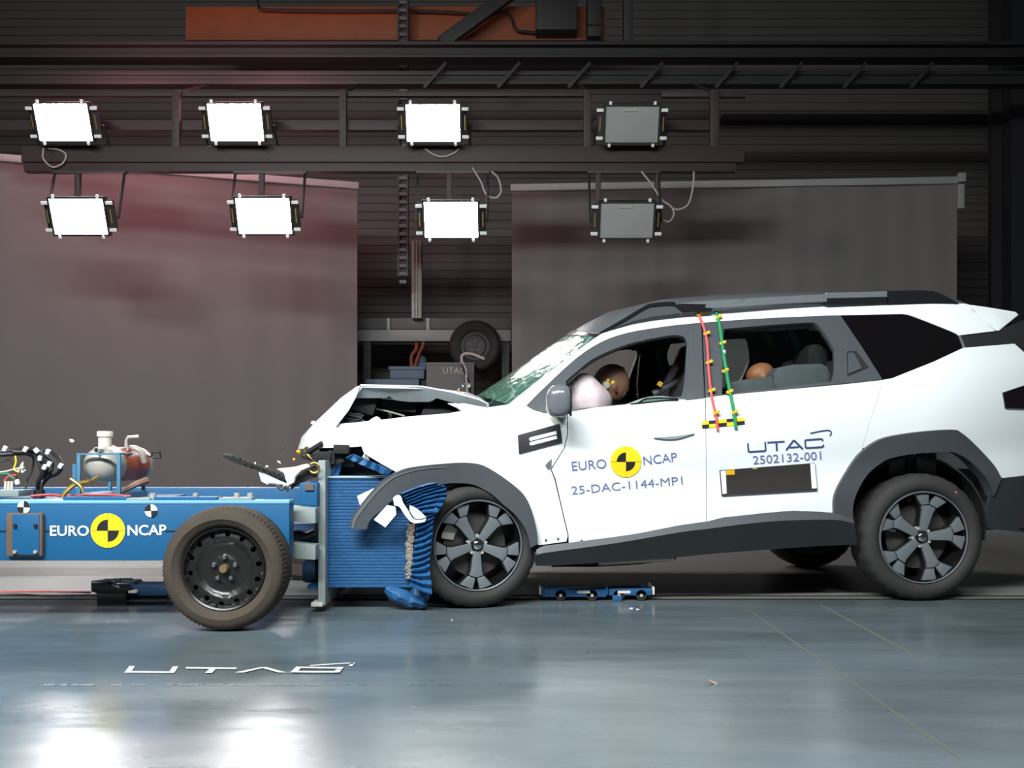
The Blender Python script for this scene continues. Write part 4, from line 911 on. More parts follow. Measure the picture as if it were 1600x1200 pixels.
# --- wheels
def car_wheel(center, yaw, R, phase, near, lab=None):
    M = Matrix.Translation(Vector(center)) @ Matrix.Rotation(yaw+(0 if near else PI), 4, 'Z')
    rim = R*0.725; tw = 0.215
    bm = nb()
    lathe(bm, [(rim*1.0, 0.018), (rim*0.985, 0.008), (rim*0.955, 0.008), (rim*0.945, 0.03), (rim*0.9, 0.1), (rim*0.9, tw), (rim, tw)], 72, M, closed=True, mi=1)
    lathe(bm, [(rim*0.96, 0.15), (rim*0.96, 0.16)], 48, M, mi=1)
    lathe(bm, [(rim*1.0, 0.012), (rim*0.985, 0.003), (rim*0.965, 0.005), (rim*0.96, 0.014)], 72, M, closed=True)
    for k in range(5):
        A = phase+2*PI*k/5
        def lp(r, w, y):
            return M @ Vector((rim*(r*math.cos(A)-w*math.sin(A)), y, rim*(r*math.sin(A)+w*math.cos(A))))
        # stem of the spoke
        o = [(0.10, -0.075), (0.58, -0.125), (0.66, -0.16), (0.71, 0.0), (0.66, 0.16), (0.58, 0.125), (0.10, 0.075)]
        prism(bm, [lp(r, w, 0.03-0.012*r) for r, w in o], (M.to_3x3() @ Vector((0, 0.03, 0))), bev=0.004)
        for s in (-1, 1):
            o = [(0.60, 0.10*s), (0.67, 0.17*s), (0.72, 0.02*s), (0.955, 0.14*s), (0.90, 0.31*s), (0.72, 0.24*s)]
            o = [(0.725, 0.02*s), (0.675, 0.175*s), (0.86, 0.36*s), (0.965, 0.08*s)]
            prism(bm, [lp(r, w, 0.024-0.018*(r-0.6)) for r, w in o], (M.to_3x3() @ Vector((0, 0.03, 0))), bev=0.004)
            o = [(0.10, 0.095*s), (0.58, 0.15*s), (0.66, 0.2*s), (0.86, 0.40*s), (0.93, 0.40*s), (0.93, 0.30*s), (0.6, 0.1*s), (0.1, 0.06*s)]
            prism(bm, [lp(r, w, 0.042) for r, w in o], (M.to_3x3() @ Vector((0, 0.045, 0))), mi=1)
    lathe(bm, [(rim*0.12, 0.022), (rim*0.20, 0.045), (rim*0.22, 0.09)], 32, M, mi=1)
    w = obj('wheel', bm, [M_alloy, M_pocket], CAR, lab, ang=40)
    def tread(j, k, r): return r-(0.005 if (k % 4 == 0 and 6 <= j <= 9) else 0)
    sc = rim+0.004
    bm = nb(); lathe(bm, [(rim*0.97, 0.03), (sc, 0.006), (sc+0.006, 0.0), (R*0.80, -0.010), (R*0.87, -0.008), (R*0.945, 0.006), (R*0.98, 0.022), (R, 0.055), (R, tw-0.05), (R*0.98, tw-0.02), (R*0.88, tw+0.005), (rim*0.97, tw-0.02)], 112, M, closed=True, mod=tread)
    for v in bm.verts:
        if v.co.z < 0.004: v.co.z = 0.004
    obj('tyre', bm, M_tyre, w, ang=45)
    bm = nb(); ball(bm, M @ Vector((0, 0.02, 0)), rim*0.10, (1, 0.35, 1), M.to_3x3(), 3); obj('hub_cap', bm, M_chrome, w)
    for k in range(5):
        A = phase+2*PI*(k+0.5)/5; bm = nb(); lathe(bm, [(0.009, 0.03), (0.011, 0.05), (0.011, 0.07)], 6, M @ Matrix.Translation((rim*0.2*math.cos(A), 0, rim*0.2*math.sin(A)))); obj('wheel_nut', bm, M_steel, w)
    bm = nb(); lathe(bm, [(rim*0.25, 0.09), (rim*0.7, 0.092), (rim*0.7, 0.11), (rim*0.25, 0.112)], 48, M, closed=True); obj('brake_disc', bm, M_discm, w)
    bm = nb(); pts = []
    for t in range(7):
        a = PI*0.78+0.5*t/6; pts.append((rim*0.78*math.cos(a), rim*0.78*math.sin(a)))
    for t in range(7):
        a = PI*0.78+0.5-0.5*t/6; pts.append((rim*0.5*math.cos(a), rim*0.5*math.sin(a)))
    prism(bm, [M @ Vector((x, 0.078, z)) for x, z in pts], M.to_3x3() @ Vector((0, 0.05, 0)), bev=0.006); obj('brake_caliper', bm, M_steel, w)
    return w
yaw = math.atan(YK)
rw = Vector((W(1444, 0, 5.42).x, 5.415, 0.352)); fw = Vector((W(748, 0, 5.17).x, 5.165, 0.332))
car_wheel(rw, yaw, 0.352, math.radians(5), True); car_wheel(fw, yaw+math.radians(11), 0.332, math.radians(-20), True)
for c, R in ((rw, 0.352), (fw, 0.332)):
    m_ = mir(Vector((c.x, c.y, c.z))); car_wheel(m_, yaw, R, 0.3, False)

# --- roof, windscreen, bonnet
def cen(px, py): return cpY(px, py, YC)
near_w = [(794, 632), (830, 603), (870, 572), (905, 546), (934, 525.5)]; cen_w = [(746, 618), (785, 592), (825, 565), (860, 540), (889, 521.5)]
loft('windscreen', [(cp(*a, 0.01), cen(*c)) for a, c in zip(near_w, cen_w)], M_screen, CAR, toward=(-1, 0, 1), thick=0.006)
loft('windscreen_band', [(cp(931, 527.5, 0.005), cen(884, 525.5)+Vector((-0.004, 0, 0.004))), (cp(940, 521.5, 0.005), cen(894, 518.5)+Vector((-0.004, 0, 0.004)))], M_gloss, CAR, toward=(-1, 0, 1))
rn = [(938, 522.5), (960, 511), (988, 500), (1020, 493), (1060, 488), (1110, 483), (1150, 480), (1226, 476), (1300, 474.5), (1400, 473.5), (1495, 474), (1515, 476)]
rows = []
for i, (x, y) in enumerate(rn):
    a = cp(x, y, 0.01); mid = (a+mir(a))/2
    if i == 0: c = cen(892, 520)
    elif i == 1: c = cen(918, 504)
    elif i == 2: c = cen(948, 489)
    elif i == 3: c = cen(985, 480.5)
    else: c = mid+Vector((-0.02, 0, 0.115 if x < 1450 else 0.09))
    rows.append((a, c))
loft('roof', rows, M_roof, CAR, power=2.6)
# bonnet: rear plate rising to the fold, front plate hanging down to the nose
bon = loft('bonnet', [(cpY(764, 634, 5.56), cen(744, 619)), (cpY(748, 625, 5.55), cen(728, 613)), (cpY(706, 613, 5.54), cen(695, 609)), (cpY(660, 604.5, 5.53), cen(655, 606)), (cpY(610, 603, 5.52), cen(605, 610)), (cpY(565, 602, 5.52), cen(559, 606)),
      (cpY(549, 624, 5.53), cen(536, 621)), (cpY(525, 662, 5.55), cen(495, 659)), (cpY(503, 688, 5.58), cen(475, 681)), (cpY(487, 699, 5.64), cen(469, 700))], M_white, CAR, toward=(-0.6, 0, 1), thick=0.012, n=22, power=2.2, ang=28)
panel('bonnet_flange', [(563, 602.5), (610, 603.5), (660, 605), (706, 613.5), (748, 625), (763, 632), (752, 638), (730, 634), (706, 629), (682, 622), (676, 626), (670, 628), (640, 628), (622, 626), (616, 625), (608, 619), (603, 622), (555, 622)], M_bone, bon, fn=lambda x, y: cpY(x, y, 5.515+(y-602-max(0, (x-660)*0.25))*0.003), step=8, thick=0.012)
panel('bonnet_flange', [(563, 602.5), (556, 621), (545, 641), (527, 664), (523, 664), (541, 637), (554, 615)], M_bone, bon, fn=lambda x, y: cpY(x, y, 5.512), step=6, thick=0.02)
panel('hinge_bracket', [(699, 630.5), (712, 630), (740, 637), (725, 642.5)], M_white, bon, fn=lambda x, y: cpY(x, y, 5.49), step=7, thick=0.01)
# engine bay
bm = nb()
a, b = cpY(535, 650, 5.62), cpY(745, 705, 5.62); bx(bm, a.x, b.x, 5.52, 6.9, b.z, a.z-0.08)
for k in range(16):
    p = cpY(random.uniform(545, 700), random.uniform(632, 652), random.uniform(5.7, 6.4)); box(bm, p, (random.uniform(0.05, 0.2), random.uniform(0.1, 0.25), random.uniform(0.05, 0.14)), rotm('Y', random.uniform(-20, 20)), 0.012)
eng = obj('engine', bm, M_dark, CAR)
bm = nb(); tube(bm, [cpY(583, 637, 5.66), cpY(607, 643, 5.66), cpY(632, 650, 5.68)], 0.006, 8); obj('dipstick_tube', bm, M_steel, eng)
bm = nb(); ball(bm, cpY(577, 627, 5.72), 0.035, (1.2, 1, 0.8), None, 2); obj('reservoir', bm, M_grey, eng)
for k in range(9):
    bm = nb(); p = [cpY(random.uniform(530, 572), random.uniform(646, 660), 5.62+0.03*random.random()) for _ in range(4)]; tube(bm, p, 0.006, 6, 4); obj('torn_wire', bm, M_grey if k % 2 else M_rubber, eng)
bm = nb(); a, b = cpY(497, 697, 5.62), cpY(640, 745, 5.62); bx(bm, a.x, b.x, a.y+0.03, 6.8, 0.69, a.z)
for k in range(12):
    p = cpY(random.uniform(478, 560), random.uniform(697, 722), random.uniform(5.5, 5.8)); box(bm, p, (random.uniform(0.03, 0.12), 0.1, random.uniform(0.02, 0.07)), rotm('Y', random.uniform(-40, 40)), 0.008)
fs_ = obj('front_structure', bm, M_dark, CAR)
bm = nb(); pts = [cpY(569, 708, 5.47), cpY(566, 714, 5.47), cpY(575, 713, 5.47), cpY(578, 723, 5.47), cpY(568, 724, 5.47)]; prism(bm, pts, (0, 0.03, 0)); obj('lamp_bracket', bm, M_wht, fs_)
bm = nb(); box(bm, cpY(598, 730, 5.5), (0.06, 0.06, 0.07), rotm('Y', 30), 0.02); obj('bracket_block', bm, M_grey, fs_)
# dangling headlamp remains at the nose
bm = nb(); tube(bm, [W(474, 712, 5.35), W(482, 708, 5.33), W(480, 698, 5.32), W(476, 704, 5.33), W(486, 716, 5.32), W(492, 722, 5.3)], 0.005, 6, 4); obj('torn_wire', bm, M_brass, fs_)
bm = nb(); V = [W(491+8*math.cos(2*PI*k/18), 731+8*math.sin(2*PI*k/18), 5.02) for k in range(19)]; tube(bm, V, 0.005, 6); obj('gold_hose_loop', bm, M_brass, fs_)

# --- underbody, interior
bm = nb(); a, b = cpY(845, 872, 5.46), cpY(1340, 842, 5.46)
prism(bm, [Vector((a.x, 5.33, a.z)), Vector((b.x, 5.50, b.z)), Vector((b.x+1.05, 5.6, b.z+0.05)), Vector((b.x+1.05, 5.6, b.z+0.14)), Vector((b.x, 5.50, b.z+0.12)), Vector((a.x, 5.33, a.z+0.12))], (-0.1, 1.62, 0)); obj('underbody', bm, M_dark, CAR, smooth=False)
bm = nb(); tube(bm, [cpY(935, 880, 5.75), cpY(1052, 873, 5.75)], 0.014, 8); obj('brake_pipe', bm, M_cream, CAR)
bm = nb(); tube(bm, [cpY(862, 880, 5.9), cpY(930, 880, 5.9), cpY(1000, 876, 5.9), cpY(1055, 868, 5.9)], 0.022, 10); obj('exhaust_pipe', bm, mat('rusty_exhaust', (74, 40, 36), 0.7), CAR)
panel('door_lining', [(900, 650), (1101, 628), (1375, 600), (1340, 700), (1330, 800), (900, 830)], M_dark, CAR, off=0.05, step=40, thick=0.04)
# green glass crumbs and bent lining on the front door top
panel('bent_door_trim', sm([(980, 631), (1005, 622), (1025, 619), (1045, 620), (1071, 625)], 4)+[(1040, 628.5), (1000, 632.5), (970, 635)], M_greyp, fdoor, off=0.002, step=6, thick=0.012, far=False)
for k, y in enumerate((0, 3, 6)):
    bm = nb(); tube(bm, [cp(985+y*2, 631-y*0.3+0.2, -0.006), cp(1010, 628-y+0.5, -0.006), cp(1040, 625.5-y*0.7, -0.006), cp(1060, 625-y*0.3, -0.006)], 0.003, 6, 3); obj('trim_groove', bm, M_gloss if k != 1 else G_lamp, fdoor)

def interior_box(name, pts, Ya, Yb, m, bev=0.02, parent=CAR):
    bm = nb(); A = [cpY(x, y, Ya) for x, y in pts]; v = NRM*(Yb-Ya); prism(bm, A, v, bev=bev); return obj(name, bm, m, parent)
for Ya, nm in ((5.62, 'near'), (6.5, 'far')):
    k = Ya/5.62
    def q(x, y): return (CX+(x-CX)*(5.62/ Ya)*1.0, HY+(y-HY)*(5.62/Ya))
    s = interior_box('front_seat', [q(x, y) for x, y in [(985, 705), (1085, 700), (1118, 575), (1126, 545), (1108, 540), (1090, 575), (1068, 650), (985, 668)]], Ya, Ya+0.5, M_seat, 0.03)
    interior_box('headrest', [q(x, y) for x, y in [(1106, 548), (1128, 544), (1134, 514), (1116, 512)]], Ya+0.12, Ya+0.38, M_seat, 0.02, s)
rs = interior_box('rear_bench', [(1190, 690), (1330, 690), (1338, 600), (1326, 560), (1306, 560), (1294, 640), (1190, 655)], 5.62, 6.95, M_seat, 0.03)
for Ya in (5.74, 6.5):
    interior_box('headrest', [(1262, 572), (1262, 546), (1270, 537), (1285, 537), (1294, 548), (1298, 580)] if Ya < 6 else [(1240, 590), (1240, 562), (1262, 556), (1266, 592)], Ya, Ya+0.24, M_dark, 0.03, rs)
interior_box('child_seat', [(1210, 700), (1209, 584), (1216, 574), (1240, 569), (1284, 567.5), (1294, 572), (1300, 586), (1304, 700)], 5.66, 5.98, M_grey, 0.02)
interior_box('door_armrest', [(1136, 640), (1136, 598), (1170, 592), (1206, 588), (1212, 600), (1212, 640)], 5.60, 5.64, M_grey, 0.008)
interior_box('centre_pillar', [(1230, 700), (1205, 600), (1186, 512), (1262, 507), (1290, 600)], 6.9, 6.95, M_dark, 0.01)
interior_box('centre_pillar', [(1000, 650), (996, 600), (1002, 533), (1045, 524), (1043, 560), (1052, 590), (1066, 600), (1066, 650)], 6.9, 6.95, M_dark, 0.01)
bm = nb(); tube(bm, [cpY(1030, 545, 6.86), cpY(1036, 575, 6.86), cpY(1050, 590, 6.86), cpY(1070, 592, 6.86)], 0.03, 8, 4); obj('seat_belt', bm, M_grey, CAR)
bm = nb(); tube(bm, [cpY(1020, 616, 6.0), cpY(1045, 603, 6.0), cpY(1072, 588, 6.0)], 0.02, 8, 3); obj('seat_belt', bm, M_grey, CAR)
for pts, m in (([(1196, 520), (1203, 530), (1209, 540)], M_tan), ([(1234, 515), (1242, 532), (1250, 549)], M_tape)):
    bm = nb(); P = [cpY(x, y, 6.75) for x, y in pts]; rows = [[p+Vector((-0.022, 0, 0)), p+Vector((0.022, 0, 0))] for p in cr(P, 4)]; grid_sheet(bm, rows, 0.004, (0, -1, 0)); obj('seat_belt', bm, m, CAR)
bm = nb(); a, b = cpY(836, 650, 5.6), cpY(905, 690, 5.6); bx(bm, a.x, b.x, 5.62, 6.9, b.z, a.z-0.02, 0.04); obj('dashboard', bm, M_dark, CAR)
loft('headlining', [(cp(x, y+5, 0.05), (lambda a: (a+mir(a))/2+Vector((0, 0, 0.05)))(cp(x, y+5, 0.05))) for x, y in ((960, 515), (1060, 492), (1200, 482), (1400, 480), (1500, 484))], M_dark, CAR, toward=(0, 0, -1))
loft('tailgate', [(cp(1556, 518, 0.03), cen(1600, 512)), (cp(1585, 537, 0.03), cen(1640, 535)), (cp(1602, 552, 0.03), cen(1660, 560)), (cp(1688, 700, 0.03), cen(1720, 690)), (cp(1690, 741, 0.03), cen(1725, 740))], M_white, CAR, toward=(1, 0, 0))
bm = nb()
pr = [(1513, 476), (1521, 476.5), (1545, 480), (1587, 487), (1592, 492), (1577, 504), (1561, 517), (1556, 516.5)]
A = [cp(x, y, 0.004) for x, y in pr]; B = [mir(p) for p in A]; prism(bm, A, (B[0]-A[0])*0 + NRM*(B[2]-A[2]).length, bev=0.006)
obj('rear_spoiler', bm, M_white, CAR)
# airbags
bm = nb(); ball(bm, cpY(918, 628, 5.74), 0.17, (0.76, 1.0, 1.0), rotm('Y', -32), 4)
for v in bm.verts: v.co += Vector((0.006*math.sin(v.co.z*40), 0.004*math.sin(v.co.x*50), 0.006*math.sin(v.co.x*34)))
obj('driver_airbag', bm, M_bag, CAR)
bm = nb(); V = [cpY(930, 655, 5.85)+Vector((0.06*math.cos(t)*0.4, 0.18*math.sin(t), 0.18*math.cos(t))) for t in [2*PI*k/24 for k in range(25)]]; tube(bm, V, 0.015, 8); obj('steering_wheel', bm, M_dark, CAR)

# --- door mirror
bm = nb(); c = cpY(874, 627, 5.24); ball(bm, c, 1.0, (0.070, 0.06, 0.086), rotm('Y', 8), 4)
for v in bm.verts:
    v.co = c+Vector([math.copysign(abs(q/k)**0.8*k, q) for q, k in zip(v.co-c, (0.07, 0.06, 0.086))])
    if v.co.x > c.x+0.055: v.co.x = c.x+0.055
mr_ = obj('door_mirror', bm, mat('grey_gloss_paint', (104, 108, 112), 0.16, noise=(8, 0.06), coat=0.6), CAR)
bm = nb(); a = cpY(890, 645, 5.24); box(bm, c+Vector((0.058, 0.0, 0.0)), (0.010, 0.085, 0.155), None, 0.005); obj('mirror_glass_rim', bm, M_gloss, mr_)
bm = nb(); prism(bm, [cp(866, 650, -0.002), cp(884, 650, -0.002), cp(888, 640, -0.002), cp(860, 640, -0.002)], (0, -0.11, 0), bev=0.006); obj('mirror_foot', bm, M_gloss, mr_)
panel('mirror_sail', [(823, 634), (845, 612), (884, 596), (886, 646), (860, 646), (836, 641)], M_clad, fdoor, off=0.0, step=8, thick=0.01)
bm = nb(); prism(bm, [cp(858, 652, -0.003), cp(880, 652, -0.003), cp(877, 668, -0.003), cp(868, 667, -0.003)], (0, 0.006, 0)); obj('mirror_reflector', bm, mat('grey_sticker', (176, 180, 172), 0.5), fender, smooth=False)

# --- roof rails
M_railbar = mat('grey_rail_bar', (112, 118, 122), 0.4, metal=0.2)
def rail(near):
    T = (lambda v: v) if near else mir
    top = sm([(937, 518), (972, 498), (1008, 477.5), (1022, 473.5), (1050, 471), (1060, 474.5), (1112, 472), (1226, 463.5), (1300, 459)], 3)
    def rp(x, y, off=0.0): return T(cpY(x, y, 5.75-0.055+off))
    def seg(name, pts, m, parent, th=0.03, off=0.0):
        V, F = cdt(pts, (), 9); bm = nb(); solid(bm, [rp(x, y, off) for x, y in V], F, th, OUT if near else -OUT); return obj(name, bm, m, parent)
    r = seg('roof_rail', sm([(937, 519), (972, 499), (1008, 477.5), (1022, 473.5), (1050, 471), (1057, 475)], 3)+[(1052, 478.5)]+sm([(1050, 477), (1024, 478.5), (1010, 482), (975, 503), (944, 519)], 3), M_gloss, CAR)
    seg('rail_fin', sm([(950, 517), (975, 503), (1010, 482), (1024, 478), (1052, 477.5)], 3)+[(1066, 488), (1092, 486), (1060, 489.5), (1020, 494.5), (988, 502)], M_clad, r, 0.02, 0.006)
    seg('rail_mount', [(1054, 476), (1104, 475), (1114, 483), (1112, 486), (1066, 487)], M_gloss, r)
    seg('rail_bar', sm([(1060, 474.5), (1108, 470), (1226, 463), (1292, 459.5)], 3)+sm([(1292, 471), (1226, 474), (1112, 481.5), (1104, 475.5)], 3), M_railbar, r, 0.03, -0.004)
    seg('rail_bar', [(1292, 457.5), (1386, 455), (1388, 464), (1292, 466)], M_railbar, r)
    seg('rail_mount', [(1290, 466), (1388, 463.5), (1388, 474), (1290, 475)], M_gloss, r)
    seg('rail_end', sm([(1386, 454.5), (1440, 453.5), (1462, 456), (1480, 464), (1499, 474)], 3)+[(1386, 474.5)], M_gloss, r)
rail(True); rail(False)

# --- writing, stickers and targets on the flank
def fn(x, y): return cp(x, y, -0.004)
def put(name, shapes, m, parent, f=fn):
    bm = nb()
    for s in shapes: decal(bm, s, f)
    return obj(name, bm, m, parent, smooth=False)
put('lettering', [text_px('EURO', (894, 735.5), (948, 731.2), 14.5)], M_inkl, fdoor)
put('lettering', [text_px('NCAP', (1006, 727), (1058.5, 720.5), 14)], M_inkl, fdoor)
put('lettering', [text_px('25-DAC-1144-MP1', (893.5, 773), (1067, 757), 13)], M_inkl, fdoor)
roundel(fn, (978, 721.5), 24.3, fdoor, M_yellow, M_blk, (PI/2, 1.5*PI), 0.6, 0.5)
r0 = -0.068
def rt(pts, o=(1168, 707)): return [(o[0]+(x-o[0])*math.cos(r0)-(y-o[1])*math.sin(r0), o[1]+(x-o[0])*math.sin(r0)+(y-o[1])*math.cos(r0)) for x, y in pts]
put('lettering', [stroke_px(p, w) for p, w in ((rt([(1169.5, 692.5), (1169.5, 705), (1172, 706.2), (1195, 706.2), (1196.6, 705), (1196.6, 692.5)]), 2.6), (rt([(1200, 693.6), (1227, 693.6)]), 2.4), (rt([(1214, 693.6), (1214, 707.4)]), 3),
      (rt([(1228.5, 707.4), (1240.5, 693.6), (1242.5, 693.6), (1254.5, 707.4)]), 2.8), (rt([(1234, 703.6), (1249, 703.6)]), 2.2), (rt([(1286.5, 697), (1286, 694.5), (1284, 693.6), (1261, 693.6), (1259, 695), (1259, 705), (1261, 706.2), (1285, 706.2), (1287, 705), (1287, 702.5)]), 2.5),)], M_ink, rdoor)
put('swoosh', [stroke_px(sm([(1266, 677), (1280, 674), (1292, 672.3), (1297.5, 673.5), (1299, 677), (1296.5, 681)], 4), 1.9)], M_ink, rdoor)
put('lettering', [text_px('2502132-001', (1177, 725.5), (1283.5, 718), 13)], M_inkl, rdoor)
# scale plate
V, F = cdt([(1125, 735), (1273, 723.5), (1277.5, 765.5), (1128, 774)], (), 14); bm = nb(); solid(bm, [cp(x, y, -0.014) for x, y in V], F, 0.012, OUT); pl = obj('black_plate', bm, mat('black_plate_face', (52, 49, 47), 0.35, noise=(3, 0.15)), rdoor)
g = lambda x, y: cp(x, y, -0.016)
put('white_end', [([(1126, 736), (1134, 735.2), (1135.5, 771), (1129, 772)], [(0, 1, 2, 3)])], M_wht, pl, g); put('white_end', [([(1266, 724.3), (1272.6, 724), (1276.6, 763), (1268.5, 763.3)], [(0, 1, 2, 3)])], M_wht, pl, g)
put('yellow_tag', [([(1134.6, 734.6), (1147.5, 733.6), (1148, 741.5), (1134.8, 742)], [(0, 1, 2, 3)])], mat('amber_sticker', (232, 170, 20), 0.5), pl, g)
put('yellow_tag', [([(1176, 731.2), (1183, 730.7), (1183, 732.6), (1176, 733)], [(0, 1, 2, 3)])], mat('pale_sticker', (190, 170, 110), 0.5), pl, g)
# two row checker tape
bm = nb(); xs = [0, 0.165, 0.36, 0.58, 0.80, 1.0]
for i in range(5):
    for j in range(2):
        def q(u, v): return (1096.5+66.5*u+0.8*v, 658.5-6.5*u+11*v)
        decal(bm, ([q(xs[i], j/2), q(xs[i+1], j/2), q(xs[i+1], j/2+0.5), q(xs[i], j/2+0.5)], [(0, 1, 2, 3)]), fn, 0 if (i+j) % 2 == 0 else 1)
obj('checker_tape', bm, [M_yellow, M_blk], fdoor, smooth=False)
# fender plate with two white bars
V, F = cdt([(809, 680), (874, 662), (878, 691), (811, 709)], (), 12); bm = nb(); solid(bm, [cp(x, y, -0.008) for x, y in V], F, 0.006, OUT); fb = obj('fender_plate', bm, M_blk, fender)
fe = lambda x, y: cp(x, y, -0.0095)
put('white_bar', [stroke_px([(829.5, 686), (869.5, 675.9)], 5.3), disc_px((829.5, 686), 2.65)], M_wht, fb, fe); put('white_bar', [stroke_px([(830, 693.2), (870.2, 683)], 5.3), disc_px((830, 693.2), 2.65)], M_wht, fb, fe)
# buckled fender edge, its grey paints in the shade of the gap
panel('buckled_edge', [(852.5, 727), (876, 701.5), (879.5, 713), (857, 734)], mat('buckle_shade_grey', (112, 118, 120), 0.5), fender, fn=lambda x, y: cp(x, y, -0.012+(x-852)*0.0012), step=6, thick=0.006, far=False)
for x, y in ((853, 844), (872, 842), (909, 845)):
    bm = nb(); decal(bm, disc_px((x, y), 1.8), fn); obj('screw', bm, M_clad, fender if x < 885 else fdoor, smooth=False)
put('marker_dot', [disc_px((1493.5, 769), 1.8)], M_red, CAR, lambda x, y: cpY(x, y, 5.37))
# cords with yellow bows taped over the pillar
def cord(name, pts, m, bows, r):
    bm = nb(); tube(bm, [cp(x, y, -0.012-(0.006 if 500 < y < 620 else 0)) for x, y in pts], r, 8, 4); c = obj(name, bm, m, CAR)
    for x, y in bows:
        bm = nb(); p = cp(x, y, -0.022); box(bm, p+Vector((0.009, 0, 0.005)), (0.022, 0.012, 0.016), rotm('Y', -25), 0.003); box(bm, p+Vector((-0.009, 0, -0.004)), (0.018, 0.012, 0.015), rotm('Y', 20), 0.003); obj('yellow_bow', bm, mat('bow_yellow', (226, 180, 24), 0.6), c)
cord('red_cord', [(1092, 488), (1094, 497), (1100, 513), (1104, 530), (1106, 552), (1107, 575), (1110, 605), (1114, 630), (1119, 650), (1121.5, 672)], M_red, [(1093, 490), (1104, 521), (1108, 566), (1112, 610), (1119, 645)], 0.0075)
cord('green_cord', [(1118, 487), (1122, 498), (1126, 520), (1130, 550), (1135, 580), (1139, 605), (1143, 625), (1147, 645), (1150, 669)], M_green, [(1123, 495), (1129, 536), (1133, 579), (1140, 612), (1148, 644)], 0.0095)
bm = nb(); box(bm, cp(1131.5, 550, -0.024), (0.014, 0.01, 0.022), None, 0.003); obj('white_bow', bm, M_wht, bpy.data.objects['green_cord'])
# torn white flaps at the wheel arch
def tag3(name, pts, Y0, m, wave=0.0):
    bm = nb(); V, F = cdt(pts, (), 7); solid(bm, [W(x, y, Y0+wave*math.sin((x-pts[0][0])*0.12)) for x, y in V], F, 0.005, OUT); return obj(name, bm, m, bpy.data.objects['wheel_arch_trim.002'])
tag3('white_flap', [(558, 775), (586, 762), (588, 768), (563, 791)], 5.04, M_wht)
tag3('white_flap', [(584, 812), (605, 789), (618, 792), (619, 804), (602, 824)], 4.98, M_wht)
tag3('white_clip', sm([(614, 778), (619, 774), (626, 775), (630, 786), (638, 798), (646, 811), (660, 812), (666, 809)], 3)+sm([(664, 815), (655, 817), (643, 816), (632, 804), (624, 792), (616, 790)], 3), 4.97, M_wht)
tag3('clip_inner', sm([(640, 789), (652, 795), (666, 808)], 3)+sm([(658, 811), (648, 810), (640, 798)], 3), 4.985, M_bone)

# ================================================================== DUMMIES, DEBRIS, FLOOR GEAR
def CV(px, py, Y): return tuple(cpY(px, py, Y))
DR = thing('crash_dummy', 'brown crash test dummy at the wheel with its face in the white airbag', 'dummy', cpY(1040, 700, 5.9))
hY = 5.88
J = {'pelvis': (CV(1075, 705, hY), (0.15, 0.11)), 'waist': (CV(1060, 670, hY), (0.13, 0.11)), 'chest': (CV(1022, 645, hY), (0.16, 0.13)), 'neck': (CV(990, 628, hY), 0.055), 'jaw': (CV(968, 612, hY), (0.05, 0.05))}
E = [('pelvis', 'waist'), ('waist', 'chest'), ('chest', 'neck'), ('neck', 'jaw')]
for s, t in ((-1, 'n'), (1, 'f')):
    y = hY+s*0.2
    J['shoulder'+t] = (CV(1018, 652, y), 0.06); J['elbow'+t] = (CV(985, 690, y), 0.045); J['wrist'+t] = (CV(945, 668, y), 0.028); J['palm'+t] = (CV(934, 662, y), (0.035, 0.018))
    E += [('chest', 'shoulder'+t), ('shoulder'+t, 'elbow'+t), ('elbow'+t, 'wrist'+t), ('wrist'+t, 'palm'+t)]
    for k in range(4):
        p = cpY(934-1.5, 660+k*3.2, y-0.012); J['k%d%s' % (k, t)] = (tuple(p+Vector((-0.035, 0, 0.01))), 0.009); J['t%d%s' % (k, t)] = (tuple(p+Vector((-0.05-0.006*(k in (1, 2)), 0.02, -0.012))), 0.008); E += [('palm'+t, 'k%d%s' % (k, t)), ('k%d%s' % (k, t), 't%d%s' % (k, t))]
    p = cpY(936, 656, y+0.02); J['th'+t] = (tuple(p), 0.010); J['tt'+t] = (tuple(p+Vector((-0.025, 0.02, 0.015))), 0.009); E += [('palm'+t, 'th'+t), ('th'+t, 'tt'+t)]
    y2 = hY+s*0.1
    J['knee'+t] = (CV(985, 722, y2), 0.06); J['ankle'+t] = (CV(925, 775, y2), 0.04); J['toe'+t] = (CV(895, 785, y2), 0.035)
    E += [('pelvis', 'knee'+t), ('knee'+t, 'ankle'+t), ('ankle'+t, 'toe'+t)]
bm = skin_body('dummy_body', J, E, M_skin)
HC = cpY(954.5, 600, hY)
ball(bm, HC, 1.0, (0.106, 0.08, 0.116), rotm('Y', 24), 4)                                   # skull
ball(bm, HC+Vector((-0.055, 0, -0.07)), 1.0, (0.062, 0.055, 0.06), None, 3)                  # jaw
ball(bm, HC+Vector((-0.112, 0, -0.02)), 1.0, (0.022, 0.014, 0.026), rotm('Y', 24), 3)         # nose
for s in (-1, 1):
    ball(bm, HC+Vector((0.012, s*0.078, -0.012)), 1.0, (0.018, 0.012, 0.03), None, 3)          # ears
    ball(bm, HC+Vector((-0.09, s*0.032, 0.018)), 1.0, (0.018, 0.02, 0.012), None, 3)           # brow over the eye
    ball(bm, HC+Vector((-0.098, s*0.02, -0.075)), 1.0, (0.014, 0.02, 0.008), None, 3)          # lips
bm = fuse(bm, 'dummy_body')
obj('body', bm, M_skin, DR, ang=180)
bm = nb(); ball(bm, HC, 1.0, (0.1085, 0.0825, 0.1185), rotm('Y', 24), 4)
bmesh.ops.bisect_plane(bm, geom=bm.verts[:]+bm.edges[:]+bm.faces[:], plane_co=HC+Vector((0, 0, 0.035)), plane_no=(0.62, 0, -1), clear_outer=True)
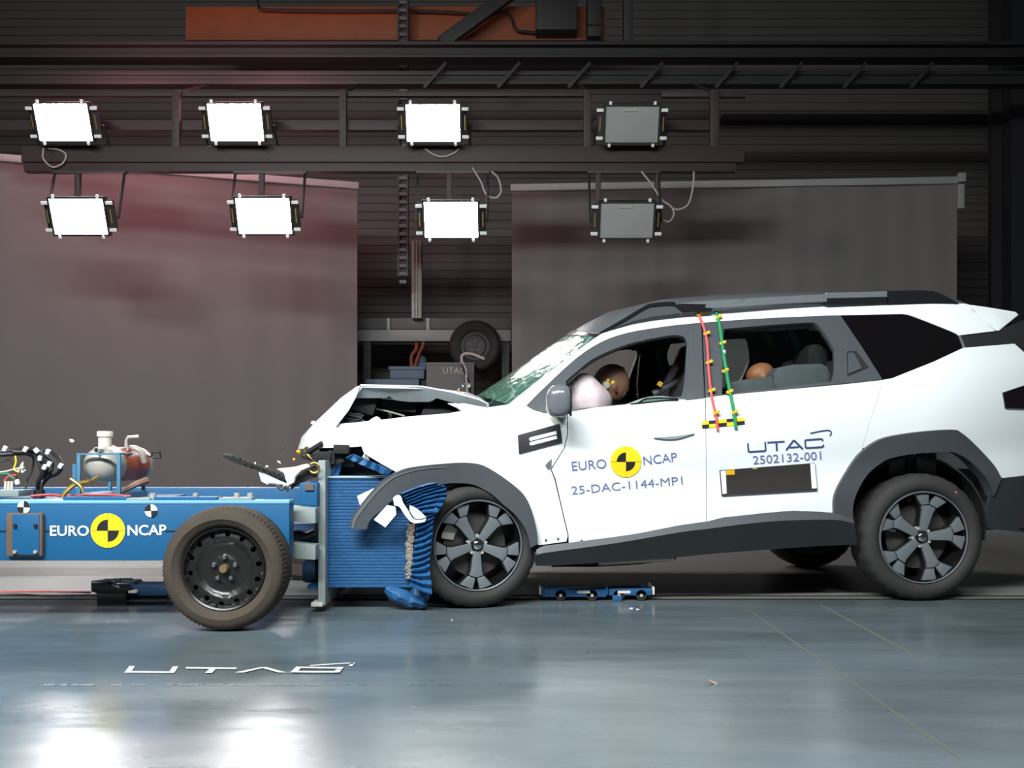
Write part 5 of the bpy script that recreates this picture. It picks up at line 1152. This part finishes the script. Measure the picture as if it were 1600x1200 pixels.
obj('skull_cap', bm, mat('dark_dummy_vinyl', (92, 62, 48), 0.6, noise=(12, 0.12)), DR, ang=180)
def hp(x, y, d=0.0): return cpY(x, y, hY-0.088+d)
for x, y, r, m, nm in ((958.5, 598.5, 4.2, M_yellow, 'yellow_marker'), (950, 594.5, 3.2, M_yellow, 'yellow_marker'), (963, 611, 2.4, M_blk, 'black_marker')):
    bm = nb(); ball(bm, hp(x, y, 0.008), r*5.8/1540, (1, 0.5, 1.05), None, 2); obj(nm, bm, m, DR)
bm = nb(); ball(bm, hp(947, 602, 0.012), 0.026, (0.95, 0.5, 1.05), None, 2); obj('pale_marker', bm, M_cream, DR)
bm = nb(); box(bm, cpY(972, 576, hY), (0.03, 0.05, 0.018), rotm('Y', 20), 0.003); box(bm, cpY(971, 577, hY), (0.02, 0.03, 0.03), None, 0.003); obj('yellow_target', bm, mat('bow_yellow', (226, 180, 24), 0.6), DR)
bm = nb(); box(bm, cpY(1031, 600, 5.95), (0.03, 0.02, 0.03), rotm('Y', 30), 0.004); obj('yellow_target', bm, mat('bow_yellow', (226, 180, 24), 0.6), DR)

CH = thing('child_dummy', 'brown child crash dummy folded forward behind the rear door window', 'dummy', cpY(1230, 680, 6.2))
cY = 5.86
J = {'pelvis': (CV(1275, 660, cY), (0.11, 0.09)), 'chest': (CV(1240, 618, cY), (0.11, 0.09)), 'neck': (CV(1215, 598, cY), 0.045), 'chin': (CV(1196, 592, cY), 0.05)}
E = [('pelvis', 'chest'), ('chest', 'neck'), ('neck', 'chin')]
for s, t in ((-1, 'n'), (1, 'f')):
    y = cY+s*0.13
    J['elbow'+t] = (CV(1215, 660, y), 0.034); J['hand'+t] = (CV(1185, 675, y), 0.026); J['knee'+t] = (CV(1200, 675, cY+s*0.07), 0.045); J['foot'+t] = (CV(1190, 725, cY+s*0.07), 0.035)
    E += [('chest', 'elbow'+t), ('elbow'+t, 'hand'+t), ('pelvis', 'knee'+t), ('knee'+t, 'foot'+t)]
bm = skin_body('child_body', J, E, M_skin); HD = cpY(1187, 585, cY)
ball(bm, HD, 1.0, (0.085, 0.065, 0.066), rotm('Y', -25), 4); ball(bm, HD+Vector((-0.07, 0, -0.06)), 1.0, (0.02, 0.014, 0.02), None, 3)
for s_ in (-1, 1): ball(bm, HD+Vector((0.01, s_*0.063, -0.02)), 1.0, (0.016, 0.012, 0.024), None, 3)
bm = fuse(bm, 'child_body'); obj('body', bm, mat('child_dummy_vinyl', (168, 104, 66), 0.5, noise=(12, 0.12)), CH, ang=180)

# bumper fragment lying on the trolley deck edge
BF = thing('bumper_fragment', 'broken black grille strip with white bumper pieces tilted over the trolley end', 'car debris', W(430, 760, 5.0), 'broken car pieces')
bm = nb(); rows = []
top = sm([(347, 711), (362, 713), (385, 722), (412, 732), (440, 744), (455, 752)], 4); bot = sm([(350, 715), (364, 722), (386, 730), (412, 738), (436, 750), (452, 759)], 4)
V = [W(x, y, 5.0+0.0006*(x-347)) for x, y in top]; U = [W(x, y, 5.0+0.0006*(x-347)) for x, y in bot]
prism(bm, V+U[::-1], (0.0, 0.05, 0.01)); obj('grille_strip', bm, M_dark, BF)
for i in range(3, 22, 2):
    bm = nb(); p = W(352+i*4.4, 713.5+i*1.8, 5.02); box(bm, p+Vector((0, 0, 0.012)), (0.008, 0.012, 0.022+0.008*random.random()), rotm('Y', random.uniform(-30, 30))); obj('clip_tooth', bm, M_dark, BF)
bm = nb(); V, F = cdt([(404, 738), (414, 741), (436, 751), (451, 757), (450, 763), (436, 761), (420, 758), (408, 752)], (), 6); solid(bm, [W(x, y, 5.0) for x, y in V], F, 0.02, OUT); obj('bumper_skin', bm, M_bone, BF)
bm = nb(); V, F = cdt(sm([(433, 733), (445, 731), (462, 729), (480, 724.5)], 3)+[(484, 729), (470, 735), (461, 744), (458, 754), (450, 758), (446, 748), (444, 739)], (), 6); solid(bm, [W(x, y, 4.99+0.01*math.sin(x*0.2)) for x, y in V], F, 0.012, OUT); obj('bumper_skin', bm, M_wht, BF)
bm = nb(); V, F = cdt([(456, 756), (461, 748), (474, 736), (492, 728), (496, 732), (494, 745), (478, 751), (464, 758), (454, 765)], (), 7); solid(bm, [W(x, y, 5.04) for x, y in V], F, 0.02, OUT); obj('bracket_wedge', bm, M_dark, BF)
bm = nb(); tube(bm, [W(420, 757, 4.99), W(432, 758, 4.98), W(440, 765, 4.98), W(447, 760, 4.98), W(450, 768, 4.98)], 0.008, 6, 3); box(bm, W(438, 759, 4.985), (0.02, 0.02, 0.015)); obj('torn_clip', bm, M_black, BF)
# flying pieces
def chip(name, px, py, Y, s, m, lab, cat='car debris', group='flying fragments'):
    bm = nb(); ball(bm, W(px, py, Y), 1.0, s, rotm('Y', random.uniform(-40, 40)), 1)
    for v in bm.verts: v.co += Vector((random.uniform(-1, 1), random.uniform(-1, 1), random.uniform(-1, 1)))*min(s)*0.35
    return obj(name, bm, m, None, lab, cat, group, smooth=False)
M_amb = mat('amber_reflector', (255, 176, 40), 0.2, emit=None)
chip('paint_chip', 112, 688.5, 5.1, (0.015, 0.008, 0.010), M_wht, 'white chip flying in the air left of the pressure tank')
chip('paint_chip', 490, 661, 5.4, (0.016, 0.01, 0.012), M_wht, 'white chip in the air touching the front edge of the bonnet')
chip('lamp_chip', 466, 705.5, 5.2, (0.013, 0.008, 0.013), M_amb, 'larger amber lamp chip flying just below the bonnet tip')
chip('lamp_chip', 459.5, 718, 5.2, (0.009, 0.006, 0.008), M_amb, 'smaller amber lamp chip flying left below the bonnet tip')
chip('paint_chip', 436, 722, 5.1, (0.014, 0.006, 0.007), M_wht, 'flat white chip flying above the broken white bumper piece')
chip('paint_chip', 399, 724, 5.0, (0.006, 0.005, 0.009), M_cream, 'small pale chip above the black grille strip, left one')
chip('paint_chip', 417, 729, 5.0, (0.010, 0.005, 0.008), M_cream, 'small pale chip above the black grille strip, right one')
chip('plastic_chip', 441, 701, 5.1, (0.010, 0.005, 0.005), M_black, 'tiny black chip in the air left of the bonnet tip')
chip('glass_chip', 724, 600, 5.6, (0.007, 0.006, 0.020), M_chrome, 'shiny splinter flying above the rear edge of the bonnet, left one')
chip('glass_chip', 733.5, 601, 5.6, (0.010, 0.007, 0.017), M_chrome, 'shiny splinter flying above the rear edge of the bonnet, right one')
chip('glass_chip', 716, 610, 5.6, (0.008, 0.006, 0.014), M_brass, 'small golden splinter just above the rear of the bonnet')
chip('glass_chip', 732, 618, 5.6, (0.008, 0.006, 0.010), M_wht, 'white splinter on the rear edge of the bonnet before the windscreen')
chip('paint_chip', 706, 969, 1278/(969-704.0), (0.006, 0.006, 0.003), M_cream, 'pale crumb on the floor in front of the front wheel', group='floor crumbs')
chip('paint_chip', 922, 1019, 1278/(1019-704.0), (0.022, 0.012, 0.003), M_joint, 'tan scrap on the floor in front of the door', group='floor crumbs')
chip('paint_chip', 1118, 1068, 1278/(1068-704.0), (0.034, 0.01, 0.003), mat('tan_scrap', (190, 160, 120), 0.6), 'tan curved scrap on the floor in the right foreground', group='floor crumbs')

# blue sledge on the tow slot
SK = thing('tow_sledge', 'long low blue tow sledge on the floor under the front door', 'sledge', W(933, 937, 5.48))
YS = 5.44
bm = nb(); a, b = W(847, 921, YS), W(948, 934, YS); bx(bm, a.x, b.x, YS, YS+0.16, 0.022, a.z, 0.004); obj('sledge_body', bm, M_bluef, SK)
bm = nb(); a, b = W(951, 920, YS), W(1018, 931, YS); bx(bm, a.x, b.x, YS, YS+0.16, 0.03, a.z, 0.004); obj('sledge_body', bm, M_bluef, SK)
for x in (844, 848, 948, 1021):
    bm = nb(); a, b = W(x-1.5, 917, YS), W(x+1.5, 929, YS); bx(bm, a.x, b.x, YS-0.01, YS+0.17, b.z, a.z, 0.003); obj('end_plate', bm, M_cream if x in (844, 1021) else M_blue, SK)
for x in (876, 1002, 925, 967):
    bm = nb(); a = W(x, 935, YS); lathe(bm, [(0.03, -0.02), (0.03, 0.12)], 20, Matrix.Translation((a.x, YS+0.02, 0.031))); obj('roller', bm, M_dark, SK)
    bm = nb(); lathe(bm, [(0.009, -0.03), (0.009, -0.02)], 10, Matrix.Translation((a.x, YS+0.02, 0.031))); obj('roller_bolt', bm, M_steel, SK)
for x in (912, 975):
    bm = nb(); a, b = W(x-10, 923, YS), W(x+10, 927, YS); bx(bm, a.x, b.x, YS-0.003, YS, b.z, a.z); obj('label_strip', bm, M_cream, SK)
bm = nb(); a, b = W(957, 930, YS), W(971, 939, YS); bx(bm, a.x, b.x, YS-0.02, YS+0.05, 0.002, a.z, 0.003); obj('guide_shoe', bm, M_bluef, SK)
bm = nb(); a, b = W(885, 917, YS+0.1), W(1000, 922, YS+0.1); bx(bm, a.x, b.x, YS+0.05, YS+0.13, b.z, a.z+0.008, 0.003); obj('top_plate', bm, M_dark, SK)
chip('paint_chip', 986, 951, 1278/(951-704.0), (0.012, 0.012, 0.004), M_wht, 'white crumb on the floor below the blue sledge, left one', group='floor crumbs')
chip('paint_chip', 996, 952, 1278/(952-704.0), (0.012, 0.012, 0.004), M_wht, 'white crumb on the floor below the blue sledge, right one', group='floor crumbs')

# black catcher under the trolley
KC = thing('tow_catcher', 'black tow catcher with a grey top lying under the trolley left of its wheel', 'catcher', W(195, 936, 5.5))
YS = 5.42
bm = nb(); prism(bm, [W(x, y, YS) for x, y in ((142, 911), (200, 912), (208, 922), (186, 930), (152, 928), (142, 924))], (0, 0.2, 0), bev=0.006); obj('catcher_body', bm, M_gloss, KC)
bm = nb(); prism(bm, [W(142, 911, YS-0.004), W(168, 911, YS-0.004), W(186, 919, YS-0.004), W(200, 912, YS+0.1), W(207, 906, YS+0.2), W(176, 907, YS+0.2)], (0, 0, 0.012)); obj('catcher_top', bm, M_greyp, KC)
bm = nb(); prism(bm, [W(172, 910.5, YS-0.006), W(181, 915.5, YS-0.006), W(190, 910, YS+0.1), W(178, 908, YS+0.1)], (0, 0, 0.014)); obj('top_recess', bm, M_gloss, KC)
bm = nb(); pbox(bm, (198, 915), (260, 931), YS+0.02, YS+0.2, 0.006); obj('slide_bar', bm, mat('deep_blue_paint', (34, 66, 100), 0.5), KC)
bm = nb(); pbox(bm, (200, 922), (214, 927), YS, YS+0.03, 0.004); obj('pale_pad', bm, M_cream, KC)
bm = nb(); a = W(168, 930, YS); bx(bm, a.x-0.06, a.x+0.1, YS, YS+0.15, 0, a.z+0.01, 0.004); obj('catcher_foot', bm, M_dark, KC)
bm = nb(); bx(bm, W(200, 0, YS).x, W(258, 0, YS).x, YS+0.04, YS+0.18, 0, W(0, 930, YS).z, 0.004); obj('slide_foot', bm, M_dark, KC)
for pts, m, lab in (([(-40, 926.5), (60, 926), (142, 927)], M_red, 'thin red tow wire lying on the floor left of the black catcher'), ([(-40, 932), (30, 931), (90, 935), (150, 934)], M_rubber, 'dark tow wire lying along the floor slot left of the catcher')):
    bm = nb(); P = []
    for x, y in pts: Y = 1278/(y-704.0); P.append(Vector(((x-CX)*Y/FPX, Y, 0.007)))
    tube(bm, P, 0.0045 if m is M_red else 0.007, 6, 5); obj('tow_wire', bm, m, None, lab, 'wire', 'tow wires')
